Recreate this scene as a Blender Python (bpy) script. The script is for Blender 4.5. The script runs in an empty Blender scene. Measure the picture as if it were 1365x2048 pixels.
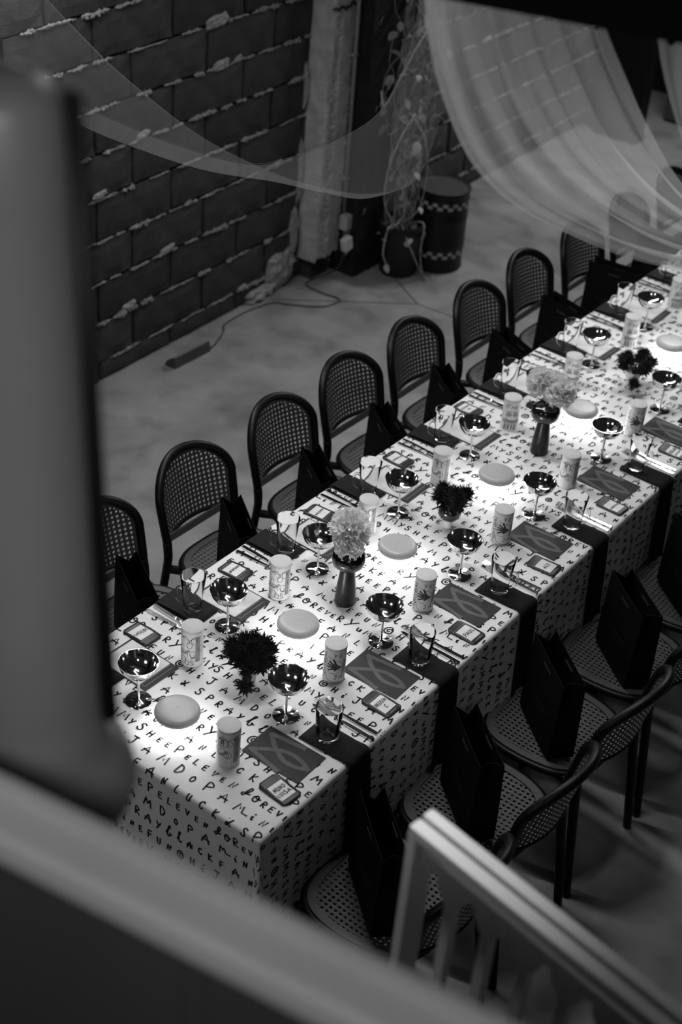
import bpy, math, random
from mathutils import Vector, Matrix, noise

# ------------------------------------------------------------------ camera, world, lights, exposure
SC = bpy.context.scene
COL = SC.collection
CAM_POS = (1.97986, -2.07694, 3.54806)
CAM_ROT = ((0.7945031, -0.3930521, 0.4628984), (0.6026280, 0.4163517, -0.6808016), (0.0748619, 0.8198545, 0.5676569))
cd = bpy.data.cameras.new('camera')
cd.sensor_fit = 'VERTICAL'; cd.sensor_height = 36.0; cd.sensor_width = 24.0
cd.lens = 2997.17 / 2048 * 36.0
cd.clip_start = 0.05; cd.clip_end = 60
cd.dof.use_dof = True; cd.dof.focus_distance = 4.3; cd.dof.aperture_fstop = 2.8
cam = bpy.data.objects.new('camera', cd); COL.objects.link(cam)
M = Matrix(CAM_ROT).to_4x4(); M.translation = CAM_POS
cam.matrix_world = M
SC.camera = cam
SC.cycles.transparent_max_bounces = 16
w = bpy.data.worlds.new('dim_hall'); SC.world = w; w.use_nodes = True
w.node_tree.nodes['Background'].inputs[0].default_value = (1, 1, 1, 1)
w.node_tree.nodes['Background'].inputs[1].default_value = 0.012
vs = SC.view_settings
vs.view_transform = 'Standard'; vs.look = 'None'; vs.exposure = 0.0; vs.gamma = 1.0; vs.use_curve_mapping = False


def area_light(name, loc, target, sx, sy, power, spread=math.pi):
    ld = bpy.data.lights.new(name, 'AREA'); ld.shape = 'RECTANGLE'; ld.size = sx; ld.size_y = sy
    ld.energy = power; ld.spread = spread
    o = bpy.data.objects.new(name, ld); COL.objects.link(o)
    o.location = loc
    o.rotation_euler = (Vector(target) - Vector(loc)).to_track_quat('-Z', 'Y').to_euler()
    return o


area_light('ceiling_tube_light', (-1.9, 1.8, 2.5), (-0.4, 1.8, 0.9), 0.25, 5.6, 79)
area_light('overhead_tube', (-0.15, 0.9, 4.3), (-0.12, 0.8, 0.0), 1.3, 0.03, 4.2, math.radians(46))
area_light('overhead_tube', (-0.15, 3.0, 4.3), (-0.12, 2.9, 0.0), 1.3, 0.03, 4.2, math.radians(46))
area_light('front_drape_fill', (-0.9, -3.0, 3.3), (0.0, 0.1, 0.55), 0.8, 0.5, 2.0, math.radians(60))  # unseen fill light, added to brighten the front drape of the cloth
area_light('rear_ceiling_light', (-1.2, 6.3, 3.6), (-1.1, 5.4, 0.0), 1.2, 0.4, 70)
area_light('stair_ceiling_light', (0.95, -0.9, 4.6), (1.16, -0.64, 1.9), 0.2, 0.12, 0.75, math.radians(16))
area_light('mezzanine_fill', (2.5, -2.6, 3.9), (1.05, -1.45, 2.7), 0.6, 0.3, 3.0, math.radians(62))  # fill light added behind the camera to lift the post and parapet

# ------------------------------------------------------------------ helpers
RND = random.Random(7)
PI = math.pi
ORD = ['first', 'second', 'third', 'fourth', 'fifth', 'sixth', 'seventh', 'eighth', 'ninth', 'tenth', 'eleventh', 'twelfth']


def V(*a): return Vector(a)


class MB:
    def __init__(s): s.v = []; s.f = []

    def add(s, verts, faces):
        n = len(s.v); s.v += [tuple(p) for p in verts]; s.f += [tuple(i + n for i in f) for f in faces]

    def box(s, c, d, rz=0.0, mat=None):
        x, y, z = d[0] / 2, d[1] / 2, d[2] / 2
        vv = [Vector((i * x, j * y, k * z)) for i in (-1, 1) for j in (-1, 1) for k in (-1, 1)]
        R = mat if mat else Matrix.Rotation(rz, 3, 'Z')
        s.add([R @ p + Vector(c) for p in vv], [(0, 1, 3, 2), (4, 6, 7, 5), (0, 4, 5, 1), (2, 3, 7, 6), (0, 2, 6, 4), (1, 5, 7, 3)])

    def prism(s, pts, z0, z1):
        n = len(pts)
        s.add([(p[0], p[1], z0) for p in pts] + [(p[0], p[1], z1) for p in pts],
              [tuple(range(n))[::-1], tuple(range(n, 2 * n))] + [(i, (i + 1) % n, n + (i + 1) % n, n + i) for i in range(n)])

    def tube(s, path, rad, n=8, closed=False, cap=True):
        P = [Vector(p) for p in path]; m = len(P)
        if not hasattr(rad, '__len__'): rad = [rad] * m
        up = None; base = len(s.v)
        for i in range(m):
            if closed: t = P[(i + 1) % m] - P[i - 1]
            else: t = P[min(i + 1, m - 1)] - P[max(i - 1, 0)]
            t = t.normalized() if t.length > 1e-9 else Vector((0, 0, 1))
            if up is None:
                up = Vector((0, 0, 1)) if abs(t.z) < 0.9 else Vector((1, 0, 0))
            a = (up - t * up.dot(t))
            if a.length < 1e-6: a = t.orthogonal()
            a.normalize(); b = t.cross(a); up = a
            for k in range(n):
                an = 2 * PI * k / n
                s.v.append(tuple(P[i] + (a * math.cos(an) + b * math.sin(an)) * rad[i]))
        rng = m if closed else m - 1
        for i in range(rng):
            for k in range(n):
                j = (i + 1) % m
                s.f.append((base + i * n + k, base + i * n + (k + 1) % n, base + j * n + (k + 1) % n, base + j * n + k))
        if cap and not closed:
            s.f.append(tuple(base + k for k in range(n))[::-1]); s.f.append(tuple(base + (m - 1) * n + k for k in range(n)))

    def lathe(s, prof, n=24, c=(0, 0, 0)):
        base = len(s.v)
        for r, z in prof:
            for k in range(n):
                a = 2 * PI * k / n
                s.v.append((c[0] + r * math.cos(a), c[1] + r * math.sin(a), c[2] + z))
        for i in range(len(prof) - 1):
            for k in range(n):
                s.f.append((base + i * n + k, base + i * n + (k + 1) % n, base + (i + 1) * n + (k + 1) % n, base + (i + 1) * n + k))

    def grid(s, fn, us, vsx):
        base = len(s.v); nu = len(us); nv = len(vsx)
        for u in us:
            for q in vsx: s.v.append(tuple(fn(u, q)))
        for i in range(nu - 1):
            for j in range(nv - 1):
                s.f.append((base + i * nv + j, base + (i + 1) * nv + j, base + (i + 1) * nv + j + 1, base + i * nv + j + 1))

    def ribbon(s, pts, wd, fn, step=0.004):
        # flat marker stroke of width wd along a 2-D polyline, mapped through fn
        P = [Vector((p[0], p[1])) for p in pts]
        Q = [P[0]]
        for a, b in zip(P, P[1:]):
            k = max(1, int((b - a).length / step))
            for i in range(1, k + 1): Q.append(a.lerp(b, i / k))
        L = []
        for i in range(len(Q)):
            t = Q[min(i + 1, len(Q) - 1)] - Q[max(i - 1, 0)]
            if t.length < 1e-9: t = Vector((1, 0))
            t.normalize(); nn = Vector((-t.y, t.x)) * wd / 2
            e = t * wd * .35 if i == len(Q) - 1 else (-t * wd * .35 if i == 0 else Vector((0, 0)))
            L.append((Q[i] + nn + e, Q[i] - nn + e))
        base = len(s.v)
        for a, b in L: s.v.append(tuple(fn(a.x, a.y))); s.v.append(tuple(fn(b.x, b.y)))
        for i in range(len(L) - 1): s.f.append((base + 2 * i, base + 2 * i + 1, base + 2 * i + 3, base + 2 * i + 2))

    def mesh(s, name, mat=None, smooth=0):
        me = bpy.data.meshes.new(name); me.from_pydata(s.v, [], s.f)
        if mat: me.materials.append(mat)
        if smooth:
            me.polygons.foreach_set('use_smooth', [True] * len(me.polygons))
            if smooth is not True: me.set_sharp_from_angle(angle=math.radians(smooth))
        me.update(); return me

    def build(s, name, mat=None, parent=None, smooth=0, loc=None, rz=0.0):
        return link(name, s.mesh(name, mat, smooth), parent, loc, rz)


def link(name, me, parent=None, loc=None, rz=0.0):
    o = bpy.data.objects.new(name, me); COL.objects.link(o)
    if parent: o.parent = parent
    if loc: o.location = loc
    if rz: o.rotation_euler = (0, 0, rz)
    return o


def tag(o, label=None, cat=None, group=None, kind=None):
    if label: o['label'] = label
    if cat: o['category'] = cat
    if group: o['group'] = group
    if kind: o['kind'] = kind
    return o


def empty(name, loc=(0, 0, 0), rz=0.0):
    o = bpy.data.objects.new(name, None); COL.objects.link(o); o.location = loc; o.rotation_euler = (0, 0, rz)
    o.empty_display_size = 0.05
    return o


def copy_tree(o, parent=None):
    c = o.copy(); COL.objects.link(c)
    if parent: c.parent = parent
    for ch in list(o.children): copy_tree(ch, c)
    return c


def catmull(pts, k=6):
    P = [Vector(p) for p in pts]; out = []
    for i in range(len(P) - 1):
        p0 = P[max(i - 1, 0)]; p1 = P[i]; p2 = P[i + 1]; p3 = P[min(i + 2, len(P) - 1)]
        for j in range(k):
            t = j / k
            out.append(0.5 * ((2 * p1) + (p2 - p0) * t + (2 * p0 - 5 * p1 + 4 * p2 - p3) * t * t + (3 * p1 - p0 - 3 * p2 + p3) * t ** 3))
    out.append(P[-1]); return out


# ------------------------------------------------------------------ materials
def mat(name, col, rough=0.5, metal=0.0, vary=0.0, scale=8.0, bump=0.0, bscale=60.0, rnd=0.0, emit=0.0, spec=0.5, coat=0.0, detail=6.0, bdist=0.01):
    m = bpy.data.materials.new(name); m.use_nodes = True
    nt = m.node_tree; b = nt.nodes['Principled BSDF']
    g = col if hasattr(col, '__len__') else (col, col, col)
    b.inputs['Base Color'].default_value = (*g, 1); b.inputs['Roughness'].default_value = rough
    b.inputs['Metallic'].default_value = metal; b.inputs['Specular IOR Level'].default_value = spec
    if coat: b.inputs['Coat Weight'].default_value = coat
    if emit:
        b.inputs['Emission Color'].default_value = (1, 1, 1, 1); b.inputs['Emission Strength'].default_value = emit
    if vary or bump or rnd:
        tc = nt.nodes.new('ShaderNodeTexCoord')
    if vary or rnd:
        n1 = nt.nodes.new('ShaderNodeTexNoise'); n1.inputs['Scale'].default_value = scale; n1.inputs['Detail'].default_value = detail
        nt.links.new(tc.outputs['Object'], n1.inputs['Vector'])
        mr = nt.nodes.new('ShaderNodeMapRange'); mr.inputs['From Min'].default_value = .25; mr.inputs['From Max'].default_value = .75
        mr.inputs['To Min'].default_value = 1 - vary; mr.inputs['To Max'].default_value = 1 + vary
        nt.links.new(n1.outputs['Fac'], mr.inputs['Value'])
        val = mr.outputs['Result']
        if rnd:
            oi = nt.nodes.new('ShaderNodeObjectInfo')
            m2 = nt.nodes.new('ShaderNodeMapRange'); m2.inputs['To Min'].default_value = 1 - rnd; m2.inputs['To Max'].default_value = 1 + rnd
            nt.links.new(oi.outputs['Random'], m2.inputs['Value'])
            mu = nt.nodes.new('ShaderNodeMath'); mu.operation = 'MULTIPLY'
            nt.links.new(val, mu.inputs[0]); nt.links.new(m2.outputs['Result'], mu.inputs[1]); val = mu.outputs[0]
        mx = nt.nodes.new('ShaderNodeVectorMath'); mx.operation = 'SCALE'; mx.inputs[0].default_value = g
        nt.links.new(val, mx.inputs['Scale']); nt.links.new(mx.outputs['Vector'], b.inputs['Base Color'])
    if bump:
        n2 = nt.nodes.new('ShaderNodeTexNoise'); n2.inputs['Scale'].default_value = bscale; n2.inputs['Detail'].default_value = 5
        nt.links.new(tc.outputs['Object'], n2.inputs['Vector'])
        bp = nt.nodes.new('ShaderNodeBump'); bp.inputs['Strength'].default_value = bump; bp.inputs['Distance'].default_value = bdist
        nt.links.new(n2.outputs['Fac'], bp.inputs['Height']); nt.links.new(bp.outputs['Normal'], b.inputs['Normal'])
    return m


def glass_mat(name):
    m = bpy.data.materials.new(name); m.use_nodes = True
    b = m.node_tree.nodes['Principled BSDF']
    b.inputs['Base Color'].default_value = (1, 1, 1, 1); b.inputs['Roughness'].default_value = 0.0
    b.inputs['Transmission Weight'].default_value = 1.0; b.inputs['IOR'].default_value = 1.15
    return m


def sheer_mat(name, dens, col=0.8):
    # an open mesh weave: most light passes between the threads, the threads scatter it
    m = bpy.data.materials.new(name); m.use_nodes = True; nt = m.node_tree
    for n in list(nt.nodes): nt.nodes.remove(n)
    out = nt.nodes.new('ShaderNodeOutputMaterial'); mix = nt.nodes.new('ShaderNodeMixShader'); tr = nt.nodes.new('ShaderNodeBsdfTransparent')
    di = nt.nodes.new('ShaderNodeBsdfDiffuse'); tl = nt.nodes.new('ShaderNodeBsdfTranslucent'); mx = nt.nodes.new('ShaderNodeMixShader')
    di.inputs[0].default_value = (col, col, col, 1); tl.inputs[0].default_value = (col, col, col, 1); mx.inputs[0].default_value = 0.5
    nt.links.new(di.outputs[0], mx.inputs[1]); nt.links.new(tl.outputs[0], mx.inputs[2])
    mix.inputs[0].default_value = dens
    nt.links.new(tr.outputs[0], mix.inputs[1]); nt.links.new(mx.outputs[0], mix.inputs[2]); nt.links.new(mix.outputs[0], out.inputs[0])
    return m


def floor_mat():
    m = mat('polished_concrete', 0.262, 0.55, vary=0.30, scale=3.2, bump=0.12, bscale=60, detail=14)
    nt = m.node_tree; b = nt.nodes['Principled BSDF']
    src = b.inputs['Base Color'].links[0].from_socket
    tc = [n for n in nt.nodes if n.type == 'TEX_COORD'][0]
    n = nt.nodes.new('ShaderNodeTexNoise'); n.inputs['Scale'].default_value = 5; n.inputs['Detail'].default_value = 14; n.inputs['Distortion'].default_value = 0.3
    nt.links.new(tc.outputs['Object'], n.inputs['Vector'])
    cr = nt.nodes.new('ShaderNodeValToRGB'); cr.color_ramp.elements[0].position = .30; cr.color_ramp.elements[0].color = (.64, .64, .64, 1)
    cr.color_ramp.elements[1].position = .52; cr.color_ramp.elements[1].color = (1, 1, 1, 1)
    nt.links.new(n.outputs['Fac'], cr.inputs[0])
    mx = nt.nodes.new('ShaderNodeMix'); mx.data_type = 'RGBA'; mx.blend_type = 'MULTIPLY'; mx.inputs[0].default_value = 1.0
    nt.links.new(src, mx.inputs[6]); nt.links.new(cr.outputs[0], mx.inputs[7]); nt.links.new(mx.outputs[2], b.inputs['Base Color'])
    return m


MT = {}
MT['floor'] = floor_mat()
MT['block'] = mat('porous_block', 0.062, 0.95, vary=0.30, scale=9, bump=0.9, bscale=140, rnd=0.16, spec=0.15, bdist=0.006)
MT['mortar'] = mat('pale_mortar', 0.32, 0.95, vary=0.35, scale=45, bump=0.6, bscale=110, spec=0.1)
MT['mortar_dark'] = mat('recessed_mortar', 0.045, 0.95, vary=0.3, scale=20, spec=0.1)
MT['concrete'] = mat('rough_concrete', 0.46, 0.9, vary=0.30, scale=12, bump=0.5, bscale=50, spec=0.15)
MT['black'] = mat('black_paint', 0.006, 0.5, spec=0.25)
MT['blackwood'] = mat('charred_post', 0.012, 0.75, vary=0.6, scale=14, bump=0.6, bscale=30, spec=0.3)
MT['drum'] = mat('dark_drum_paint', 0.009, 0.4, spec=0.3)
MT['drumlid'] = mat('drum_lid_paint', 0.055, 0.45, vary=0.15)
MT['check'] = mat('pale_check_print', 0.35, 0.5)
MT['pipe'] = mat('grey_conduit', 0.24, 0.4)
MT['plastic'] = mat('pale_plastic', 0.42, 0.45)
MT['cable'] = mat('dark_cable', 0.035, 0.5)
MT['vine'] = mat('dry_vine', 0.34, 0.7, vary=0.4, scale=30)
MT['leaf'] = mat('pale_leaf', 0.26, 0.6, vary=0.4, scale=30, rnd=0.55)
MT['pot'] = mat('black_pot', 0.008, 0.5)
MT['cloth'] = mat('white_cotton', 0.70, 0.85, vary=0.03, scale=6, bump=0.05, bscale=300, spec=0.1)
MT['ink'] = mat('black_ink', 0.012, 0.7, spec=0.2)
MT['wood'] = mat('table_wood', 0.15, 0.6)
MT['frame'] = mat('black_nylon', 0.004, 0.42, spec=0.22)
MT['cane'] = mat('moulded_cane', 0.04, 0.42, bump=0.15, bscale=220)
MT['seatcane'] = mat('moulded_seat_cane', 0.06, 0.5, bump=0.2, bscale=260)
MT['napkin'] = mat('black_napkin', 0.008, 0.85, spec=0.15)
MT['leather'] = mat('black_folded_napkin', 0.007, 0.65, bump=0.2, bscale=60, spec=0.15)
MT['paper'] = mat('black_paper', 0.003, 0.7, spec=0.12)
MT['bagprint'] = mat('grey_bag_print', 0.02, 0.5)
MT['steel'] = mat('polished_steel', 0.70, 0.10, metal=1.0)
MT['glass'] = glass_mat('clear_glass')
MT['cap'] = mat('lamp_cap', 0.43, 0.35, vary=0.03)
MT['lampglow'] = mat('lamp_glow', 0.8, 0.5, emit=21.0)
MT['canpaper'] = mat('printed_paper', 0.62, 0.6, vary=0.06, scale=30)
MT['canlid'] = mat('cream_lid', 0.52, 0.6, vary=0.05, scale=200)
MT['grayprint'] = mat('grey_print', 0.24, 0.6)
MT['artink'] = mat('art_ink', 0.03, 0.6)
MT['mat'] = mat('charcoal_card', 0.036, 0.65, spec=0.2, vary=0.1, scale=60)
MT['matprint'] = mat('grey_card_print', 0.10, 0.65, spec=0.2, vary=0.12, scale=40)
MT['photo'] = mat('grey_photo_card', 0.52, 0.45, vary=0.35, scale=14)
MT['pouch'] = mat('dark_pouch', 0.022, 0.42, vary=0.3, scale=40, spec=0.35)
MT['label'] = mat('white_label', 0.66, 0.5, vary=0.08, scale=40)
MT['vase'] = mat('black_glaze', 0.008, 0.16, spec=0.6, coat=0.4)
MT['vasebody'] = mat('dark_stoneware', 0.010, 0.28, vary=0.5, scale=40, bump=0.08, bscale=80, spec=0.3)
MT['whitevase'] = mat('white_ceramic', 0.65, 0.4)
MT['petal'] = sheer_mat('white_petal', 1.0, 0.86)
MT['thistle'] = mat('dark_thistle', 0.016, 0.8, spec=0.2)
MT['railpaint'] = mat('pale_rail_paint', 0.45, 0.5, vary=0.08, scale=5)
MT['raildark'] = mat('rail_panel_paint', 0.042, 0.7, vary=0.2, scale=3)
MT['post'] = mat('grey_post_paint', 0.17, 0.42, vary=0.08, scale=6)
MT['sheer'] = sheer_mat('sheer_net', 0.05)
MT['sheer2'] = sheer_mat('sheer_net_dense', 0.33)
MT['hem'] = sheer_mat('sheer_hem', 0.12)
MT['endwall'] = mat('dark_end_wall', 0.012, 0.8)
MT['panel'] = mat('grey_door_leaf', 0.06, 0.7, vary=0.1)

# ------------------------------------------------------------------ the setting
WA = math.radians(1.8)
W0 = Vector((-2.378, 2.25, 0)); WD = Vector((-math.sin(WA), math.cos(WA), 0)); WN = Vector((math.cos(WA), math.sin(WA), 0))


def wp(s, h, out=0.0): return W0 + WD * s + WN * out + Vector((0, 0, h))


b = MB(); b.add([(-3.4, -3.2, 0), (4.2, -3.2, 0), (4.2, 8.6, 0), (-3.4, 8.6, 0), (-3.4, -3.2, -.1), (4.2, -3.2, -.1), (4.2, 8.6, -.1), (-3.4, 8.6, -.1)],
              [(0, 1, 2, 3), (7, 6, 5, 4), (0, 4, 5, 1), (1, 5, 6, 2), (2, 6, 7, 3), (3, 7, 4, 0)])
floor = tag(b.build('floor', MT['floor']), 'grey polished concrete floor with saw-cut joints and stains', kind='structure')
for pa in ([(-2.36, 3.47), (-2.087, 3.715), (-1.781, 3.988), (-1.60, 4.0), (-1.05, 3.93), (0.3, 3.80)], [(-1.781, 3.988), (-2.105, 4.19), (-2.3, 4.36)], [(-2.2, 5.6), (-0.6, 5.75), (1.2, 5.9)]):
    b = MB(); b.ribbon(pa, 0.007, lambda x, y: (x, y, 0.0008), 0.05)
    b.build('saw_cut_joint', MT['cable'], floor)

# block wall: dark recessed mortar behind, every block its own piece
b = MB()
q = [wp(-5.2, 0, -.03), wp(6.0, 0, -.03), wp(6.0, 3.2, -.03), wp(-5.2, 3.2, -.03), wp(-5.2, 0, -.2), wp(6.0, 0, -.2), wp(6.0, 3.2, -.2), wp(-5.2, 3.2, -.2)]
b.add(q, [(0, 1, 2, 3), (7, 6, 5, 4), (0, 4, 5, 1), (1, 5, 6, 2), (2, 6, 7, 3), (3, 7, 4, 0)])
wall = tag(b.build('wall_left', MT['mortar_dark']), 'bare grey concrete block wall with lumpy mortar joints', kind='structure')


def block_mesh(L, H, seed):
    r = random.Random(seed); b = MB(); D = .1; e = .005
    nx, nz = 7, 4
    # front face with slightly chipped edges
    def fr(i, k):
        x = -L / 2 + L * i / nx; z = -H / 2 + H * k / nz
        edge = (i in (0, nx)) or (k in (0, nz))
        j = r.uniform(-.0025, .0025)
        if edge: return (x + r.uniform(-.003, .003), z + r.uniform(-.003, .003), -.004 - r.uniform(0, .004))
        return (x, z, j * .5)
    idx = {}
    for i in range(nx + 1):
        for k in range(nz + 1):
            x, z, o = fr(i, k); idx[i, k] = len(b.v); b.v.append((o, x, z))
    for i in range(nx):
        for k in range(nz): b.f.append((idx[i, k], idx[i + 1, k], idx[i + 1, k + 1], idx[i, k + 1]))
    ring = [idx[i, 0] for i in range(nx + 1)] + [idx[nx, k] for k in range(1, nz + 1)] + [idx[i, nz] for i in range(nx - 1, -1, -1)] + [idx[0, k] for k in range(nz - 1, 0, -1)]
    base = len(b.v)
    for v in ring: p = b.v[v]; b.v.append((-D, p[1], p[2]))
    n = len(ring)
    for i in range(n): b.f.append((ring[(i + 1) % n], ring[i], base + i, base + (i + 1) % n))
    return b.mesh('concrete_block', MT['block'])


full = [block_mesh(.482, .184, i) for i in range(5)]
low = [block_mesh(.487, .092, 20 + i) for i in range(3)]
half = [block_mesh(.30, .186, 40 + i) for i in range(2)]
ZB = 0.0985
for c in range(0, 12):
    off = 0.0 if c % 2 == 0 else 0.233
    zc = ZB / 2 if c == 0 else ZB + 0.2 * (c - 0.5)
    kmax = 11
    for k in range(-3, kmax):
        s = 0.5 * k + off + 0.25
        if 1.50 < s < 1.62 and False: continue
        me = (low if c == 0 else full)[RND.randrange(3 if c == 0 else 5)]
        o = link('concrete_block', me, wall, wp(s, zc, RND.uniform(-.004, .003)), WA)
        o.rotation_euler = (RND.uniform(-.006, .006), RND.uniform(-.006, .006), WA)


def mortar_strip(s0, s1, z, seed, amp=1.0):
    b = MB(); r = random.Random(seed); s = s0
    while s < s1:
        ln = r.uniform(.05, .26); e = min(s + ln, s1); n = max(5, int((e - s) / .0045)); base = len(b.v); big = r.uniform(.6, 1.35) * amp
        for i in range(n + 1):
            t = i / n; ss = s + (e - s) * t
            nn = noise.noise(Vector((ss * 23, z * 9, seed))) * .5 + noise.noise(Vector((ss * 130, z * 9, seed))) * .6
            rr = (.0058 + .0085 * nn) * big * min(1, 6 * t + .15, 6 * (1 - t) + .15); rr = max(rr, .0015)
            zz = z + .006 * noise.noise(Vector((ss * 14, seed, 3.3)))
            for k in range(7):
                a = PI * (k / 6) - PI / 2
                j = r.uniform(.35, 1.65)
                p = wp(ss + r.uniform(-.0015, .0015), zz + math.sin(a) * rr * 1.05 * j, .002 + math.cos(a) * rr * 1.25 * j - .006)
                b.v.append(tuple(p))
        for i in range(n):
            for k in range(6): b.f.append((base + i * 7 + k, base + (i + 1) * 7 + k, base + (i + 1) * 7 + k + 1, base + i * 7 + k + 1))
        s = e + (r.uniform(0.0, .03) if r.random() < .6 else r.uniform(.04, .12))
    return b


for n in range(0, 12):
    mortar_strip(-1.3, 5.2, ZB + .2 * n, 100 + n).build('mortar_bed', MT['mortar'], wall)
b = MB()


def lump(b, s, z, ws, hs, seed, depth=.02):
    n, m = 12, 8; base = len(b.v); r = random.Random(seed)
    for i in range(n + 1):
        for k in range(m + 1):
            u = i / n * 2 - 1; v = k / m * 2 - 1
            d = max(0, 1 - (abs(u) ** 3 + abs(v) ** 3))
            nn = noise.noise(Vector((u * 3 + seed, v * 3, seed * 1.7)))
            p = wp(s + u * ws * (1 + .18 * nn), z + v * hs * (1 + .25 * noise.noise(Vector((u * 2, v * 5, seed)))) + u * .006, -.012 + depth * d ** .4 * (1 + .5 * nn) + r.uniform(-.0015, .0015))
            b.v.append(tuple(p))
    for i in range(n):
        for k in range(m): b.f.append((base + i * (m + 1) + k, base + (i + 1) * (m + 1) + k, base + (i + 1) * (m + 1) + k + 1, base + i * (m + 1) + k + 1))


for i, (s, z, ws, hs) in enumerate([(.80, 1.51, .075, .032), (.83, 1.305, .062, .026), (.47, .515, .05, .018), (.955, 1.308, .025, .016), (.30, 1.12, .045, .02), (.02, .92, .05, .018), (1.30, .70, .04, .018), (.20, .32, .05, .02), (2.55, 1.1, .05, .03), (2.9, 1.33, .06, .025), (1.02, 1.71, .05, .02), (3.3, .9, .05, .02), (1.05, .11, .04, .016)]):
    b2 = MB(); lump(b2, s, z, ws, hs, i + 1); b2.build('mortar_patch', MT['mortar'], wall)
# rubble of mortar at the foot of the wall beside the pilaster
b = MB(); lump(b, 1.36, .10, .12, .11, 31, .045); lump(b, 1.20, .03, .12, .035, 32, .05); lump(b, 1.47, .28, .03, .14, 33, .03); lump(b, 1.5, .6, .018, .18, 34, .025); lump(b, 1.5, 1.05, .014, .12, 35, .025)
b.build('mortar_rubble', MT['mortar'], wall)

# end wall, grey leaf and black pillar far behind
b = MB(); b.box((0.4, 8.2, 1.6), (6.2, .15, 3.2)); tag(b.build('wall_far', MT['endwall']), 'almost black wall at the far end of the hall', kind='structure')
b = MB(); b.box((-2.24, 7.06, 1.3), (.30, .12, 2.6)); b.box((-2.24, 7.06, .02), (.32, .14, .04))
tag(b.build('black_pillar', MT['black']), 'black pillar standing in the far corner by the block wall', 'pillar')
g = empty('door_leaf', (-1.95, 7.6, 0))
b = MB(); b.box((0, 0, 1.02), (.42, .04, 2.0)); b.build('leaf', MT['panel'], g)
b = MB(); b.box((.16, -.03, 1.0), (.03, .03, .12)); b.build('handle', MT['black'], g)
tag(g, 'dark grey leaf panel standing past the black pillar', 'door')
b = MB(); b.box((-1.55, 7.95, .9), (.5, .3, 1.8)); b.box((-1.55, 7.79, .9), (.46, .02, 1.7))
tag(b.build('black_cabinet', MT['black']), 'tall black cabinet against the far dark wall', 'cabinet')

# ------------------------------------------------------------------ pilaster, conduit, box, cable, wedge lamp
pil = empty('concrete_pilaster', wp(1.60, 0, 0), WA)


def rough_column(x0, x1, y0, y1, z0, z1, seed, amp=.006, edge=.012, rough=True):
    b = MB(); nz = 300; r = random.Random(seed)
    prof = []
    ny = 12
    for i in range(ny + 1): prof.append((x1, y0 + (y1 - y0) * i / ny))
    prof = [(x0, y0)] + [(x0 + (x1 - x0) * .5, y0)] + prof + [(x0 + (x1 - x0) * .5, y1), (x0, y1)]
    n = len(prof)
    for k in range(nz + 1):
        z = z0 + (z1 - z0) * k / nz
        for i, (x, y) in enumerate(prof):
            d = noise.noise(Vector((y * 60, z * 60, seed))) * amp * .5
            if i in (2, n - 3): d += noise.noise(Vector((z * 160, seed, 2))) * edge
            g = 0
            if rough and 5 <= i <= 7: g = -.006 + noise.noise(Vector((y * 190, z * 120, 5 + seed))) * .020
            if k == 0: z_ = z + noise.noise(Vector((y * 30, seed, 1))) * .05
            else: z_ = z
            b.v.append((x + d + g, y + (noise.noise(Vector((z * 150, seed, 7))) * edge * .5 if i == 2 else 0), z_))
    for k in range(nz):
        for i in range(n - 1): b.f.append((k * n + i, (k + 1) * n + i, (k + 1) * n + i + 1, k * n + i + 1))
    return b


rough_column(-.04, .115, -.075, .125, .13, 3.2, 3, .004, .008).build('column_shaft', MT['concrete'], pil)
b = MB(); b.box((.02, .03, .08), (.10, .15, .16)); b.build('column_foot', MT['mortar_dark'], pil)
b = MB()
pth = [(.122 + .004 * noise.noise(Vector((t * 9, 1, 1))), -.08 + .21 * t, 1.44 + .03 * noise.noise(Vector((t * 7, 3, 4))) + .02 * abs(t - .5)) for t in [i / 14 for i in range(15)]]
b.tube(pth, [.006 + .004 * abs(noise.noise(Vector((i, 2, 2)))) for i in range(15)], 5); b.build('crack', MT['black'], pil)
tag(pil, 'rough concrete pilaster projecting from the block wall beside the conduit', 'pillar')

cnd = empty('wall_conduit', (-2.285, 3.93, 0))
b = MB(); b.tube([(.02, -.01, 3.1), (.0, .02, 1.5), (-.005, .045, .36)], .011, 10); b.build('tube', MT['pipe'], cnd, True)
b = MB()
for z in (.55, 1.2, 1.9): b.box((-.01, .04 - .02 * (z - .4), z), (.035, .035, .014))
b.build('pipe_clip', MT['pipe'], cnd)
tag(cnd, 'thin vertical metal conduit running down the pilaster edge', 'pipe')
jb = empty('junction_box', (-2.27, 3.985, .27))
b = MB(); b.box((0, 0, .04), (.05, .085, .085)); jx = b.build('box', MT['plastic'], jb)
m_ = jx.modifiers.new('bevel', 'BEVEL'); m_.width = .008; m_.segments = 2
b = MB(); b.box((.0, .02, -.04), (.035, .05, .07)); b.build('socket', MT['pipe'], jb)
tag(jb, 'pale junction box at the lower end of the conduit', 'electrical box')
pg = empty('power_plug', (-2.235, 3.945, .205))
b = MB(); b.box((0, 0, 0), (.04, .06, .075), mat=Matrix.Rotation(.25, 3, 'X')); px = b.build('plug_body', MT['label'], pg)
m_ = px.modifiers.new('bevel', 'BEVEL'); m_.width = .006; m_.segments = 2
b = MB(); b.tube([(0, .0, -.03), (0, -.005, -.06)], .006, 8); b.build('strain_relief', MT['plastic'], pg)
tag(pg, 'white plug hanging under the pale junction box', 'plug')
b = MB()
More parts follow.
